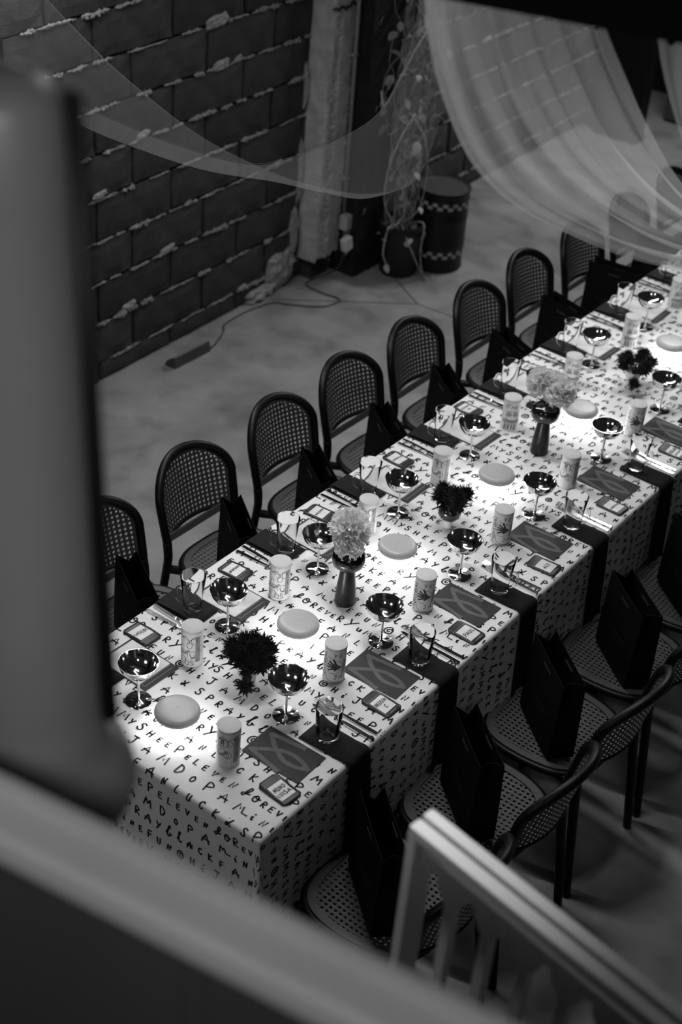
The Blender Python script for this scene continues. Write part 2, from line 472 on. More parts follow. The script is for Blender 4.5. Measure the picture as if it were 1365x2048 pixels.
b.tube(catmull([(-2.235, 3.935, .15), (-2.26, 3.90, .06), (-2.335, 3.84, .008), (-2.332, 3.738, .004), (-2.22, 3.72, .004), (-2.10, 3.729, .004), (-2.09, 3.65, .004), (-2.13, 3.575, .004), (-2.256, 3.486, .004), (-2.321, 3.443, .004), (-2.352, 3.268, .004), (-2.339, 3.089, .004), (-2.293, 3.024, .004), (-2.237, 2.896, .004), (-2.223, 2.835, .012)], 7), .0042, 6)
tag(b.build('power_cable', MT['cable'], smooth=True), 'thin dark cable looping over the floor from the plug to the bar light', 'cable')
g = empty('floor_bar_light', (-2.245, 2.70, 0), 0.0)
b = MB(); b.add([(-.035, -.12, 0), (.035, -.12, 0), (.03, -.12, .055), (-.02, -.12, .028), (-.035, .13, 0), (.035, .13, 0), (.03, .13, .055), (-.02, .13, .028)],
                [(0, 1, 2, 3), (7, 6, 5, 4), (1, 5, 6, 2), (0, 4, 5, 1), (3, 7, 4, 0)])
b.build('housing', MT['drumlid'], g)
b = MB(); b.add([(-.019, -.11, .032), (.029, -.11, .056), (.029, .12, .056), (-.019, .12, .032)], [(0, 1, 2, 3)]); b.build('lens', MT['pipe'], g)
tag(g, 'small wedge shaped bar light lying on the floor by the wall', 'light')

# ------------------------------------------------------------------ dark post, potted vine, drum
g = empty('dark_post', (-2.27, 4.12, 0))
b = rough_column(-.10, .06, -.13, .13, 0.0, 3.2, 9, .004, .004, False); b.build('shaft', MT['blackwood'], g)
b = MB()
for z in (.35, .9, 1.35, 2.1): b.tube([(.058, -.10 + .05 * (z % 1), z), (.066, -.09 + .05 * (z % 1), z + .035)], .003, 5)
b.build('staple', MT['pipe'], g)
tag(g, 'black timber post standing between the pilaster and the vine', 'post')

vine = empty('potted_vine', (-2.09, 4.235, 0))
b = MB(); b.lathe([(0, .002), (.095, .002), (.10, .01), (.125, .27), (.135, .275), (.135, .30), (.122, .30), (.115, .25), (0, .24)], 28); b.build('pot', MT['pot'], vine, 40)
b = MB(); b.lathe([(.116, .243), (.08, .255), (0, .262)], 16); b.build('soil', MT['blackwood'], vine, True)
rv = random.Random(21)
leafb = MB()
lp = [(0, 0), (.28, .22), (.34, .5), (.22, .8), (0, 1.05), (-.22, .8), (-.34, .5), (-.28, .22)]
leafb.add([(0, 0, 0), (0, .5, .06), (0, 1.05, -.08)] + [(p[0], p[1], .10 * abs(p[0]) * 2 - .06 * (p[1] ** 2)) for p in lp[1:4]] + [(p[0], p[1], .10 * abs(p[0]) * 2 - .06 * (p[1] ** 2)) for p in lp[5:]],
          [(0, 3, 1), (3, 4, 1), (4, 5, 1), (5, 2, 1), (2, 6, 1), (6, 7, 1), (7, 8, 1), (8, 0, 1)])
leafme = leafb.mesh('leaf', MT['leaf'], True)


def put_leaf(p, sz, par):
    o = link('leaf', leafme, par, p)
    o.rotation_euler = (rv.uniform(-1.9, -.3), rv.uniform(-.8, .8), rv.uniform(0, 6.28)); o.scale = (sz, sz, sz)


for i in range(20):
    a = rv.uniform(0, 6.28); r0 = rv.uniform(0, .07); top = rv.uniform(1.0, 2.7)
    p = Vector((math.cos(a) * r0, math.sin(a) * r0, .25)); pts = [p]; hd_ = Vector((0, 0, 1)); ty = rv.uniform(-.16, .40)
    while p.z < top:
        f = min(1, p.z / 1.3)
        hd_ = (hd_ * .5 + Vector((rv.uniform(-.6, .6), rv.uniform(-.9, .9), rv.uniform(.1, .9)))).normalized()
        p = p + hd_ * rv.uniform(.06, .13)
        p.y += (ty * f - p.y) * .25; p.x += (-.05 - p.x) * .3; p.x = max(p.x, -.10); pts.append(p.copy())
    c = catmull(pts, 4); rr = rv.uniform(.0014, .0028)
    b = MB(); b.tube(c, [rr * (1 - .5 * j / len(c)) for j in range(len(c))], 5); sm_ = b.build('stem', MT['vine'], vine, True)
    for q_ in range(rv.randrange(5, 10)):
        put_leaf(c[rv.randrange(len(c) // 6, len(c))], rv.uniform(.035, .09), sm_)
# curling dry tendrils in the tangle
for i in range(34):
    z = rv.uniform(.55, 2.2); p = Vector((rv.uniform(-.08, .05), rv.uniform(-.14, .10) + .30 * rv.random() * min(1, z / 1.2), z)); pts = [p]; an = rv.uniform(0, 6.28); da = rv.uniform(-1.1, 1.1)
    for k in range(rv.randrange(4, 9)):
        an += da + rv.uniform(-.4, .4); st_ = rv.uniform(.03, .085)
        p = p + Vector((rv.uniform(-.02, .02), math.cos(an) * st_, math.sin(an) * st_)); p.x = max(p.x, -.10); pts.append(p)
    c = catmull(pts, 5)
    b = MB(); b.tube(c, rv.uniform(.0010, .0020), 5); b.build('tendril', MT['vine'], vine, True)
    if rv.random() < .8: put_leaf(c[-1], rv.uniform(.03, .07), vine)
# hanging loops of vine seen in front of the post
for pts in ([(-.02, .02, .30), (.06, -.16, .34), (.08, -.30, .50), (.07, -.29, .66), (.05, -.18, .80), (.03, -.03, .90)], [(.0, .0, .28), (.1, .0, .4), (.11, .02, .62), (.09, -.02, .80), (.03, -.08, .92)],
            [(.02, -.02, .28), (.13, -.1, .22), (.16, .02, .02), (.18, .09, .005), (.21, .03, .004)], [(.03, .03, .28), (.14, .0, .32), (.15, -.02, .16), (.15, .03, .01)], [(0, -.05, .27), (.05, -.2, .33), (.07, -.26, .22), (.07, -.22, .14)],
            [(-.04, -.25, 1.05), (.02, -.30, 1.0), (.05, -.24, 1.12), (.04, -.1, 1.25), (0, .05, 1.3)]):
    b = MB(); c = catmull(pts, 6); b.tube(c, .0034, 6); b.build('stem', MT['vine'], vine, True)
    put_leaf(c[-1], .05, vine); put_leaf(c[len(c) // 2], .045, vine)
for i in range(10):
    put_leaf((rv.uniform(-.05, .16), rv.uniform(-.2, .14), rv.uniform(.27, .42)), rv.uniform(.04, .075), vine)
tag(vine, 'straggly dry vine with pale leaves climbing from a black pot', 'plant')

DX, DY, DR, DH = -2.0, 4.479, .143, .452
dr = empty('steel_drum', (DX, DY, 0))
b = MB(); b.lathe([(0, 0.001), (DR, 0.001), (DR + .003, .01), (DR, .022), (DR, .14), (DR + .003, .15), (DR, .16), (DR, .29), (DR + .003, .30), (DR, .31), (DR, DH - .012), (DR + .004, DH - .004), (DR + .003, DH)], 48); b.build('body', MT['drum'], dr, 40)
b = MB(); b.lathe([(DR + .002, DH - .001), (DR - .008, DH + .001), (DR - .014, DH - .006), (0, DH - .005)], 48); b.build('lid', MT['drumlid'], dr, 40)
b = MB(); b.tube([(math.cos(a * PI / 24) * (DR + .001), math.sin(a * PI / 24) * (DR + .001), DH + .001) for a in range(48)], .0035, 6, closed=True); b.build('rim', MT['drum'], dr, True)
for zb in (.365, .085):
    b = MB(); n = 32; h = .019
    for row in range(2):
        for k in range(n):
            if (k + row) % 2: continue
            a0, a1 = 2 * PI * k / n, 2 * PI * (k + 1) / n; R_ = DR + .0032; z0 = zb + row * h
            b.add([(R_ * math.cos(a0), R_ * math.sin(a0), z0), (R_ * math.cos(a1), R_ * math.sin(a1), z0), (R_ * math.cos(a1), R_ * math.sin(a1), z0 + h), (R_ * math.cos(a0), R_ * math.sin(a0), z0 + h)], [(0, 1, 2, 3)])
    b.build('checker_band', MT['check'], dr)
tag(dr, 'small dark drum with two white checkered bands on the floor by the wall', 'drum')

# ------------------------------------------------------------------ stroke lettering
FONT = {
 'A': (.85, [[(0, 0), (.42, 1), (.8, 0)], [(.0, .42), (.85, .36)]]), 'B': (.6, [[(.05, 0), (.05, 1), (.45, .95), (.5, .7), (.1, .52), (.55, .4), (.5, .08), (.05, 0)]]),
 'C': (.55, [[(.5, .85), (.3, 1), (.05, .7), (.05, .3), (.3, 0), (.55, .2)]]), 'D': (.62, [[(.08, 1), (.08, 0), (.4, .1), (.6, .5), (.4, .9), (.08, 1)]]),
 'E': (.55, [[(.5, 1), (.05, .95), (.05, 0), (.55, .03)], [(.05, .52), (.42, .52)]]), 'F': (.55, [[(.1, 0), (.1, .95), (.55, 1)], [(.0, .5), (.5, .5)]]),
 'G': (.8, [[(.75, .85), (.4, 1), (.05, .7), (.08, .2), (.45, 0), (.75, .25), (.7, .55), (.42, .6), (.35, .4), (.5, .33)]]), 'H': (.7, [[(.08, 1), (.08, 0)], [(.6, 1), (.6, 0)], [(.08, .5), (.6, .5)]]),
 'I': (.25, [[(.1, 1), (.1, 0)]]), 'J': (.6, [[(.05, 1), (.6, 1)], [(.4, 1), (.4, .25), (.2, 0), (0, .2)]]), 'K': (.6, [[(.08, 1), (.08, 0)], [(.55, .95), (.08, .45), (.6, 0)]]),
 'L': (.5, [[(.1, 1), (.05, 0), (.5, .04)]]), 'M': (.95, [[(0, 0), (.2, 1), (.48, .3), (.75, .95), (.95, 0)]]), 'N': (.62, [[(.05, 0), (.1, 1), (.5, .05), (.6, 1)]]),
 'O': (.6, [[(.3, 1), (.05, .7), (.08, .25), (.32, 0), (.58, .3), (.55, .75), (.3, 1)]]), 'P': (.65, [[(.15, 0), (.12, 1), (.55, .92), (.6, .65), (.1, .42)]]),
 'R': (.62, [[(.08, 0), (.08, 1), (.5, .9), (.5, .6), (.1, .5), (.6, 0)]]), 'S': (.6, [[(.55, .9), (.25, 1), (.1, .75), (.45, .45), (.5, .15), (.2, 0), (0, .2)]]),
 'T': (.6, [[(0, 1), (.6, 1)], [(.3, 1), (.3, 0)]]), 'U': (.58, [[(.05, 1), (.06, .2), (.3, 0), (.52, .2), (.55, 1)]]), 'V': (.6, [[(0, 1), (.3, 0), (.6, 1)]]), 'Y': (.6, [[(0, 1), (.3, .5)], [(.6, 1), (.1, 0)]]),
 # loose script forms
 'f': (.8, [[(.1, .35), (0, .15), (.2, 0), (.45, .5), (.65, 1.1), (.45, 1.25), (.35, .9), (.3, .35), (.8, .45)]]), 'o': (.7, [[(.35, .9), (.05, .6), (.1, .1), (.45, 0), (.65, .4), (.5, .85), (.2, .75), (.4, .5), (.9, .55)]]),
 'b': (.8, [[(0, .3), (.35, 1.1), (.5, 1.35), (.3, 1.4), (.2, .6), (.25, .05), (.5, 0), (.6, .35), (.45, .45), (.8, .3)]]), 'l': (.5, [[(0, .3), (.35, 1.1), (.45, 1.3), (.25, 1.3), (.2, .3), (.35, 0), (.6, .15)]]),
 'm': (1.0, [[(0, 0), (.15, .9), (.45, .35), (.6, .8), (.8, .1), (1.35, .12)]]), 'i': (.35, [[(.05, .3), (.2, .5), (.15, 0), (.35, .05)], [(.24, .85), (.26, .92)]]), 'y': (1.0, [[(.1, 1.1), (.45, .45)], [(.95, 1.1), (.5, .5), (.1, -.1)]]),
 'u': (.5, [[(.0, .6), (.05, .1), (.25, 0), (.42, .2), (.45, .6), (.5, 0)]]), 'a': (.8, [[(0, 0), (.45, 1.05), (.55, 0)], [(-.05, .35), (.85, .6)], [(.1, .62), (.8, .2)]]), 'g': (1.0, [[(.85, .8), (.5, 1.1), (.1, .8), (.1, .2), (.5, 0), (.9, .25), (.85, .7), (.5, .8), (.35, .5), (.5, .3), (.65, .45)]]),
 'x': (.7, [[(.7, 1), (.35, .3), (.1, 0), (0, .25), (.2, .4), (.7, .05)], [(.1, .9), (.4, .5)]]), 'n': (.55, [[(.05, 0), (.12, .75), (.4, .1), (.5, .7)]]), '.': (.3, []), ' ': (.45, []), '~': (.5, [[(0, .2), (.12, .8), (.2, .1), (.32, .9), (.4, .2), (.5, .7)]]),
}


LV = dict(P=1.2, M=1.15, D=1.15, A=1.1, J=1.2, S=1.15, E=.82, C=.8, c=.8, U=.8, V=.85, N=.85, f=1.25, o=1.15, b=1.1, l=1.1, y=1.25, m=1.25, g=1.15, O=.75)


def text_strokes(txt, h, gap=.22, jit=0.0, r=None, var={}):
    # returns list of polylines (x, y) in metres and total width; h = cap height
    out = []; x = 0.0
    for ch in txt:
        wd, ss = FONT[ch]; sc = h * var.get(ch, 1) * (1 + (r.uniform(-jit, jit) if r else 0)); dy = (r.uniform(-jit, jit) * h * .35 if r else 0); an = (r.uniform(-.10, .10) if r and jit else 0)
        for pl in ss:
            pp = [(p[0] * sc, p[1] * sc) for p in pl]
            if len(pp) > 2 and ch not in 'AEFHIKLMNTVYmnWa~': pp = [tuple(q_) for q_ in catmull([(p[0], p[1], 0) for p in pp], 4)]
            out.append([(x + p[0] * math.cos(an) - p[1] * math.sin(an), dy + p[0] * math.sin(an) + p[1] * math.cos(an)) for p in pp])
        x += wd * sc + gap * h
    return out, x - gap * h


# ------------------------------------------------------------------ table and cloth
HX, LY, ZT = .412, 5.0, .752
g = empty('banquet_table', (0, 0, 0))
for k in range(3):
    b = MB(); b.box((0, .03 + 1.66 * k + .82, .732), (.78, 1.63, .03)); b.build('tabletop', MT['wood'], g)
    for sx in (-.34, .34):
        for sy in (.12, 1.52):
            b = MB(); b.tube([(sx, .03 + 1.66 * k + sy, 0.0), (sx, .03 + 1.66 * k + sy, .72)], .02, 8); b.build('leg', MT['frame'], g)
tag(g, 'long banquet table hidden under the lettered white cloth', 'table')


def S(u, v, lift=0.0):
    du = max(abs(u) - HX, 0) * (1 if u > 0 else -1); dv = max(-v, 0)
    cu = max(-HX, min(HX, u)); cv = max(v, 0)
    r = math.hypot(du, dv)
    if r < 1e-9: return (u, v, ZT + lift)
    ox, oy = du / r, -dv / r; R = .011
    a = min(r / R, PI / 2); out = R * math.sin(a); z = ZT - R * (1 - math.cos(a)); rest = max(0, r - R * PI / 2)
    c = 2 * abs(ox * oy); k = .045 + .20 * c ** 2
    wv = .010 * math.sin(v * 9.5 + 1.0 + u * 2) * min(1, rest / .3) if abs(du) > 0 and dv == 0 else .008 * math.sin(u * 11 + .5) * min(1, rest / .3)
    o2 = rest * k + wv * (1 - c); out += o2; z -= math.sqrt(max(0, rest * rest - (rest * k) ** 2))
    na = a if a < PI / 2 else PI / 2
    return (cu + ox * (out + lift * math.sin(na)), cv + oy * (out + lift * math.sin(na)), z + lift * math.cos(na))


DROP = .44
us = [-HX - DROP + DROP * i / 22 for i in range(22)] + [-HX - .011 * (3 - i) / 3 * 1.57 for i in range(3)] + [-HX + 2 * HX * i / 10 for i in range(11)] + [HX + .011 * (i + 1) / 3 * 1.57 for i in range(3)] + [HX + .0195 + (DROP - .0195) * (i + 1) / 22 for i in range(22)]
vv_ = [-DROP + (DROP - .0195) * i / 22 for i in range(23)] + [-.011 * (2 - i) / 3 * 1.57 for i in range(3)] + [LY * (i + 1) / 90 for i in range(90)]
b = MB(); b.grid(lambda u, v: S(u, v), us, sorted(set(vv_)))
cloth = b.build('tablecloth', MT['cloth'], smooth=True)
tag(cloth, 'white tablecloth covered in black hand-drawn lettering over the long table', 'tablecloth')
rl = random.Random(5)
ROWS = {0: ('FANLUCKx', 'SPRAYblacK', -.008), 1: ('JAMDOPA', 'miNEFUNgHi', -.070), 2: ('SHEEPELEVEN', 'foREVERyuMMY', -.090), 3: ('FANLUCKx', 'SPRAYblacK', -.008),
        4: ('foREVERyuMMY', 'SHEEPELEVEN', -.135), 5: ('miNEFUNgHi', 'JAMDOPA', -.085), 6: ('SPRAYblacK', 'FANLUCKx', -.067)}
DOWN = [2, 1, 6, 5, 4, 3, 2, 1, 6]
FONT['c'] = FONT['C']
ink = MB(); PITCH = .05225; HALF = .368
for rr_ in range(-8, int(LY / PITCH)):
    y = rr_ * PITCH - .019
    wa, wb, xo = ROWS[0] if rr_ == 0 else (ROWS[(rr_ - 1) % 6 + 1] if rr_ > 0 else ROWS[DOWN[-rr_ - 1]])
    for k in range(-3, 4):
        word = wa if k % 2 == 0 else wb
        x0 = xo + k * HALF
        if x0 > HX + DROP or x0 + HALF < -HX - DROP: continue
        hh = .0235 if len(word) < 10 else .0225
        w0 = text_strokes(word, hh, 0, var=LV)[1]
        st, wd = text_strokes(word, hh, (HALF - .004 - w0) / (len(word) * hh), .15, rl, var=LV)
        for pl in st:
            P = [(x0 + p[0], y + p[1]) for p in pl]
            if any(abs(p[0]) > HX + DROP - .01 or p[1] < -DROP + .01 for p in P): continue
            inside = all(abs(p[0]) < HX - .01 and p[1] > .01 for p in P)
            ink.ribbon(P, .0050, lambda u, v: S(u, v, .0006), .02 if inside else .006)
ik = tag(ink.build('printed_lettering', MT['ink'], cloth), kind='stuff')

# ------------------------------------------------------------------ chairs
BWD, BZC, BZT, BZ0 = .178, .636, .757, .508


def arch_half(z):
    # half width of the chair back at height z
    if z <= BZC: return .171 + (BWD - .171) * min(1, max(0, (z - BZ0) / (BZC - BZ0))) ** .7
    t = (z - BZC) / (BZT - BZC)
    return BWD * math.sqrt(max(0, 1 - min(1, t) ** 2.1))


def back_pt(y, z, off=0.0): return Vector((-.222 - .23 * (z - .46) + 1.75 * y * y + off, y, z))


def in_back(y, z, m): return BZ0 + m <= z and (abs(y) <= arch_half(min(z + m * .8, BZT)) - m if z + m * .8 < BZT else False)


def seat_in(x, y, m):
    hx, hy = .182 - m, .190 - m
    yy = hy * (1 - .10 * max(0, -x / .2))
    return (abs(x) / hx) ** 3.2 + (abs(y) / yy) ** 3.2 <= 1


def perforated(inside, to3, cx, cz, us, vs, p, rh, th, mt, name):
    b = MB()
    for i, u in enumerate(us):
        for j, v in enumerate(vs):
            uu = u
            if not inside(uu, v): continue
            outer = [(-.5, -.5), (0, -.5), (.5, -.5), (.5, 0), (.5, .5), (0, .5), (-.5, .5), (-.5, 0)]
            O = []
            for a, c in outer: O.append((uu + a * p, v + c * p))
            I = [(uu + rh * math.cos(-3 * PI / 4 + k * PI / 4), v + rh * math.sin(-3 * PI / 4 + k * PI / 4)) for k in range(8)]
            base = len(b.v)
            for q_ in O: b.v.append(tuple(to3(q_[0], q_[1], th / 2)))
            for q_ in I: b.v.append(tuple(to3(q_[0], q_[1], th / 2 + .0008)))
            for q_ in O: b.v.append(tuple(to3(q_[0], q_[1], -th / 2)))
            for q_ in I: b.v.append(tuple(to3(q_[0], q_[1], -th / 2)))
            for k in range(8):
                l = (k + 1) % 8
                b.f.append((base + k, base + l, base + 8 + l, base + 8 + k)); b.f.append((base + 16 + l, base + 16 + k, base + 24 + k, base + 24 + l)); b.f.append((base + 8 + k, base + 8 + l, base + 24 + l, base + 24 + k))
    return b.mesh(name, mt)


PC = .0172
back_me = perforated(lambda y, z: in_back(y, z, .0125), lambda y, z, o: back_pt(y, z, o), 0, 0, [PC * i for i in range(-13, 14)], [.524 + PC * j for j in range(15)], PC, .0055, .003, MT['cane'], 'back_cane')
PS = .0165
seat_me = perforated(lambda x, y: seat_in(x, y, .012), lambda x, y, o: Vector((x + .014, y, .434 + o - .010 * (1 - (x / .2) ** 2) * (1 - (y / .2) ** 2))), 0, 0, [PS * i for i in range(-12, 13)], [PS * (j) for j in range(-13, 14)], PS, .0048, .004, MT['seatcane'], 'seat_cane')


def outline_back(n=60):
    pts = []
    zz = [BZ0 + (BZC - BZ0) * i / 10 for i in range(10)]
    L = [(-arch_half(z), z) for z in zz]
    for i in range(n + 1):
        a = PI - PI * i / n
        c_, s_ = math.cos(a), math.sin(a)
        L.append((BWD * (abs(c_) ** .97) * (1 if c_ > 0 else -1), BZC + (BZT - BZC) * abs(s_) ** .97))
    L += [(arch_half(z), z) for z in reversed(zz)]
    return L


def band_mesh(L, inner, to3, th, mt, name):
    b = MB(); n = len(L)
    for (o, i_) in zip(L, inner):
        for q_, off in ((o, th / 2), (i_, th / 2), (i_, -th / 2), (o, -th / 2)): b.v.append(tuple(to3(q_[0], q_[1], off)))
    for i in range(n):
        j = (i + 1) % n
        for k in range(4):
            l = (k + 1) % 4
            b.f.append((i * 4 + k, j * 4 + k, j * 4 + l, i * 4 + l))
    return b.mesh(name, mt, 40)


OB = outline_back()
IB = [(y * .905, .630 + (z - .630) * .87) for y, z in OB]
backband = band_mesh(OB, IB, lambda y, z, o: back_pt(y, z, o * 1.0), .0075, MT['cane'], 'back_border')
OS = []
for i in range(64):
    a = 2 * PI * i / 64; c_, s_ = math.cos(a), math.sin(a)
    x = .182 * (abs(c_) ** (2 / 3.2)) * (1 if c_ > 0 else -1); y = .190 * (abs(s_) ** (2 / 3.2)) * (1 if s_ > 0 else -1) * (1 - .10 * max(0, -x / .2)); OS.append((x, y))
IS = [(x * .875, y * .885) for x, y in OS]
seatband = band_mesh(OS, IS, lambda x, y, o: Vector((x + .014, y, .434 + o)), .0075, MT['seatcane'], 'seat_border')
b = MB(); b.tube([(x * 1.03 + .014, y * 1.03, .424) for x, y in OS], .0125, 8, closed=True); seatrim = b.mesh('seat_rim', MT['frame'], True)
b = MB()
path = [back_pt(y * 1.018, BZC + (z - BZC) * 1.04 if z > BZC else z) for y, z in OB]
b.tube(path, .0155, 10); b.tube([back_pt(y, BZ0) for y in [-.171 + .342 * i / 12 for i in range(13)]], .007, 8)
backframe = b.mesh('back_frame', MT['frame'], True)
legs = []
for s_ in (-1, 1):
    b = MB(); b.tube(catmull([back_pt(s_ * .174, .51), (-.174, s_ * .176, .455), (-.178, s_ * .179, .40), (-.206, s_ * .189, .18), (-.228, s_ * .194, .0)], 5), [.0165 - .00015 * i for i in range(21)], 10); legs.append(b.mesh('leg', MT['frame'], True))
    b = MB(); b.tube([(.165, s_ * .170, .425), (.172, s_ * .180, .25), (.178, s_ * .190, .0)], [.016, .015, .012], 10); legs.append(b.mesh('leg', MT['frame'], True))
brackets = []
for s_ in (-1, 1):
    b = MB(); b.tube(catmull([(-.178, s_ * .178, .405), (-.150, s_ * .172, .410), (-.115, s_ * .162, .416), (-.085, s_ * .168, .423)], 4), [.0155] * 13, 8)
    brackets.append(b.mesh('seat_bracket', MT['frame'], True))


def make_chair():
    t = empty('cane_chair')
    sr = link('seat_rim', seatrim, t); link('seat_cane', seat_me, sr); link('seat_border', seatband, sr)
    bf = link('back_frame', backframe, t); link('back_cane', back_me, bf); link('back_border', backband, bf)
    for m in brackets: link('seat_bracket', m, t)
    for m in legs: link('leg', m, t)
    return t


proto = make_chair(); used = False
for side in (0, 1):
    ys = [.25, .715, 1.18, 1.655, 2.085, 2.515, 2.985, 3.43, 3.88, 4.36, 4.85] if side == 0 else [.305, .752, 1.198, 1.645, 2.09, 2.535, 2.98]
    for i, y in enumerate(ys):
        o = proto if not used else copy_tree(proto); used = True
        o.location = (-.638 + RND.uniform(-.008, .008), y, 0) if side == 0 else (.630, y, 0)
        o.rotation_euler = (0, 0, (0 if side == 0 else PI) + RND.uniform(-.02, .02))
        tag(o, ('black cane-back chair on the wall side of the table, %s from the front' if side == 0 else 'black cane-back chair on the railing side of the table, %s from the front') % ORD[i], 'chair', 'cane chairs along the wall side' if side == 0 else 'cane chairs along the railing side')

# ------------------------------------------------------------------ paper bags on the seats
BL, BW, BH = .255, .085, .285


def make_bag():
    t = empty('paper_bag'); th = .0012
    b = MB(); l, wd = BL / 2, BW / 2
    bot = [(-l, -wd), (0, -wd), (l, -wd), (l, 0), (l, wd), (0, wd), (-l, wd), (-l, 0)]
    def lev(f, z): # gusset folds inwards towards the mouth
        g_ = .030 * f; nar = 1 - .20 * f
        return [(x * (1 if abs(x) < l - 1e-6 or abs(y) > 1e-6 else (l - g_) / l), y * nar, z - (.012 * f if abs(y) < 1e-6 else 0) - (.0 if abs(x) > 1e-6 else .004 * f)) for x, y in bot]
    L = [lev(0, .002), lev(.2, BH * .35), lev(.6, BH * .7), lev(1, BH)]
    n = 8
    def side_(shr):
        base = len(b.v)
        for R in L:
            for x, y, z in R: b.v.append((x * shr, y * (shr if shr == 1 else .97), z))
        for i in range(len(L) - 1):
            for k in range(n): b.f.append((base + i * n + k, base + i * n + (k + 1) % n, base + (i + 1) * n + (k + 1) % n, base + (i + 1) * n + k))
        return base
    a = side_(1.0); c = side_(.985)
    b.f.append(tuple(a + k for k in range(n))); top = (len(L) - 1) * n
    for k in range(n): b.f.append((a + top + k, a + top + (k + 1) % n, c + top + (k + 1) % n, c + top + k))
    sh = b.build('bag_shell', MT['paper'], t)
    for sy in (-1, 1):
        b = MB(); b.box((0, sy * wd * .80, BH - .035), (.055, .0035, .009)); b.build('handle_slot', MT['bagprint'], sh)
    b = MB(); st, wdt = text_strokes('EMBASSY', .016, .5)
    for pl in st: b.ribbon([(p[0] - wdt / 2, p[1]) for p in pl], .0024, lambda u, v: (u, -wd * (1 - .06) - .001, BH * .40 + v), .01)
    b.ribbon([(-.04, 0), (.04, 0)], .002, lambda u, v: (u, -wd * .94 - .001, BH * .40 - .012 + v), .02)
    tag(b.build('printed_name', MT['bagprint'], sh), kind='stuff')
    return t


pb = make_bag(); usedb = False
bagsL = [(-.575, .60, -31), (-.548, 1.058, -36), (-.55, 1.49, -36), (-.555, 1.91, -37), (-.557, 2.32, -38), (-.54, 2.765, -27), (-.552, 3.22, -18), (-.58, 3.72, 6), (-.58, 4.18, -10)]
bagsR = [(.604, .270, -40), (.61, .712, -40), (.614, 1.152, -40), (.635, 1.60, -40), (.635, 2.045, -40)]
for i, (x, y, a) in enumerate(bagsL):
    o = pb if not usedb else copy_tree(pb); usedb = True
    o.location = (x, y, .4400); o.rotation_euler = (0, 0, math.radians(a))
    tag(o, 'black paper gift bag on the %s visible chair of the wall side' % ORD[i], 'bag', 'paper bags on the wall side chairs')
for i, (x, y, a) in enumerate(bagsR):
    o = copy_tree(pb); o.location = (x, y, .4400); o.rotation_euler = (0, 0, math.radians(a))
    tag(o, 'black paper gift bag on the %s railing-side chair from the front' % ORD[i], 'bag', 'paper bags on the railing side chairs')

# ------------------------------------------------------------------ things on the table
TZ = ZT + .0008
lampY = [.155, .662, 1.172, 1.742, 2.335, 3.05, 3.75]


def make_lamp():
    t = empty('table_lamp')
    b = MB(); b.lathe([(0, .0005), (.036, .0005), (.038, .003), (.038, .046), (0, .046)], 32); b.build('glowing_base', MT['lampglow'], t, 40)
    arc = [(.0625 - .0165 + .0165 * math.cos(q_ * PI / 8 - PI / 2), .0615 + .0150 * math.sin(q_ * PI / 8 - PI / 2)) for q_ in range(9)]
    b = MB(); b.lathe([(0, .0465)] + arc + [(.03, .0772), (0, .0778)], 48); b.build('cap', MT['cap'], t, 60)
    b = MB(); b.tube([(-.004, 0, .0779), (.004, 0, .0779)], .0006, 6); b.build('touch_mark', MT['plastic'], t)
    return t


pl_ = make_lamp()
for i, y in enumerate(lampY):
    o = pl_ if i == 0 else copy_tree(pl_)
    o.location = (0.0 + (.004 if i % 2 else -.004), y, TZ)
    tag(o, 'round glowing table lamp with grey cap, %s from the front of the table' % ORD[i], 'lamp', 'glowing lamps down the table')


def make_coupe():
    t = empty('metal_coupe')
    b = MB(); b.lathe([(0, .0005), (.0365, .0005), (.0375, .0015), (.0365, .0028), (.012, .0042), (.005, .008), (0, .008)], 36); b.build('foot', MT['steel'], t, 50)
    b = MB(); b.lathe([(.0045, .005), (.0036, .03), (.0036, .075), (.005, .088)], 14); b.build('stem', MT['steel'], t, True)
    pr = [(.004, .086), (.020, .090), (.038, .102), (.050, .119), (.0555, .137), (.0556, .1374), (.0553, .1374), (.049, .120), (.037, .1035), (.020, .0922), (0, .0895)]
    b = MB(); b.lathe(pr, 44); b.build('bowl', MT['steel'], t, 60)
    return t


pc = make_coupe(); first = True
coupeL = [(-.159, .169), (-.188, .575), (-.165, .976), (-.158, 1.402), (-.177, 1.866), (-.183, 2.327), (-.193, 2.768), (-.19, 3.216), (-.185, 3.66)]
coupeR = [(.18, .392), (.189, .825), (.18, 1.26), (.184, 1.707), (.176, 2.182), (.171, 2.647), (.175, 3.10)]
for side, L in ((0, coupeL), (1, coupeR)):
    for i, (x, y) in enumerate(L):
        o = pc if first else copy_tree(pc); first = False
        o.location = (x, y, TZ)
        tag(o, 'polished metal coupe on the %s side of the table, %s from the front' % (('wall', 'railing')[side], ORD[i]), 'coupe glass', 'metal coupes on the %s side' % ('wall', 'railing')[side])

# ---- printed cardboard tubes
CR, CH = .0315, .128


def wrap(a, z, lift=.0004):
    # a = arc length round the tube, 0 faces -y +x
    an = a / CR; return ((CR + lift) * math.sin(an), -(CR + lift) * math.cos(an), z)


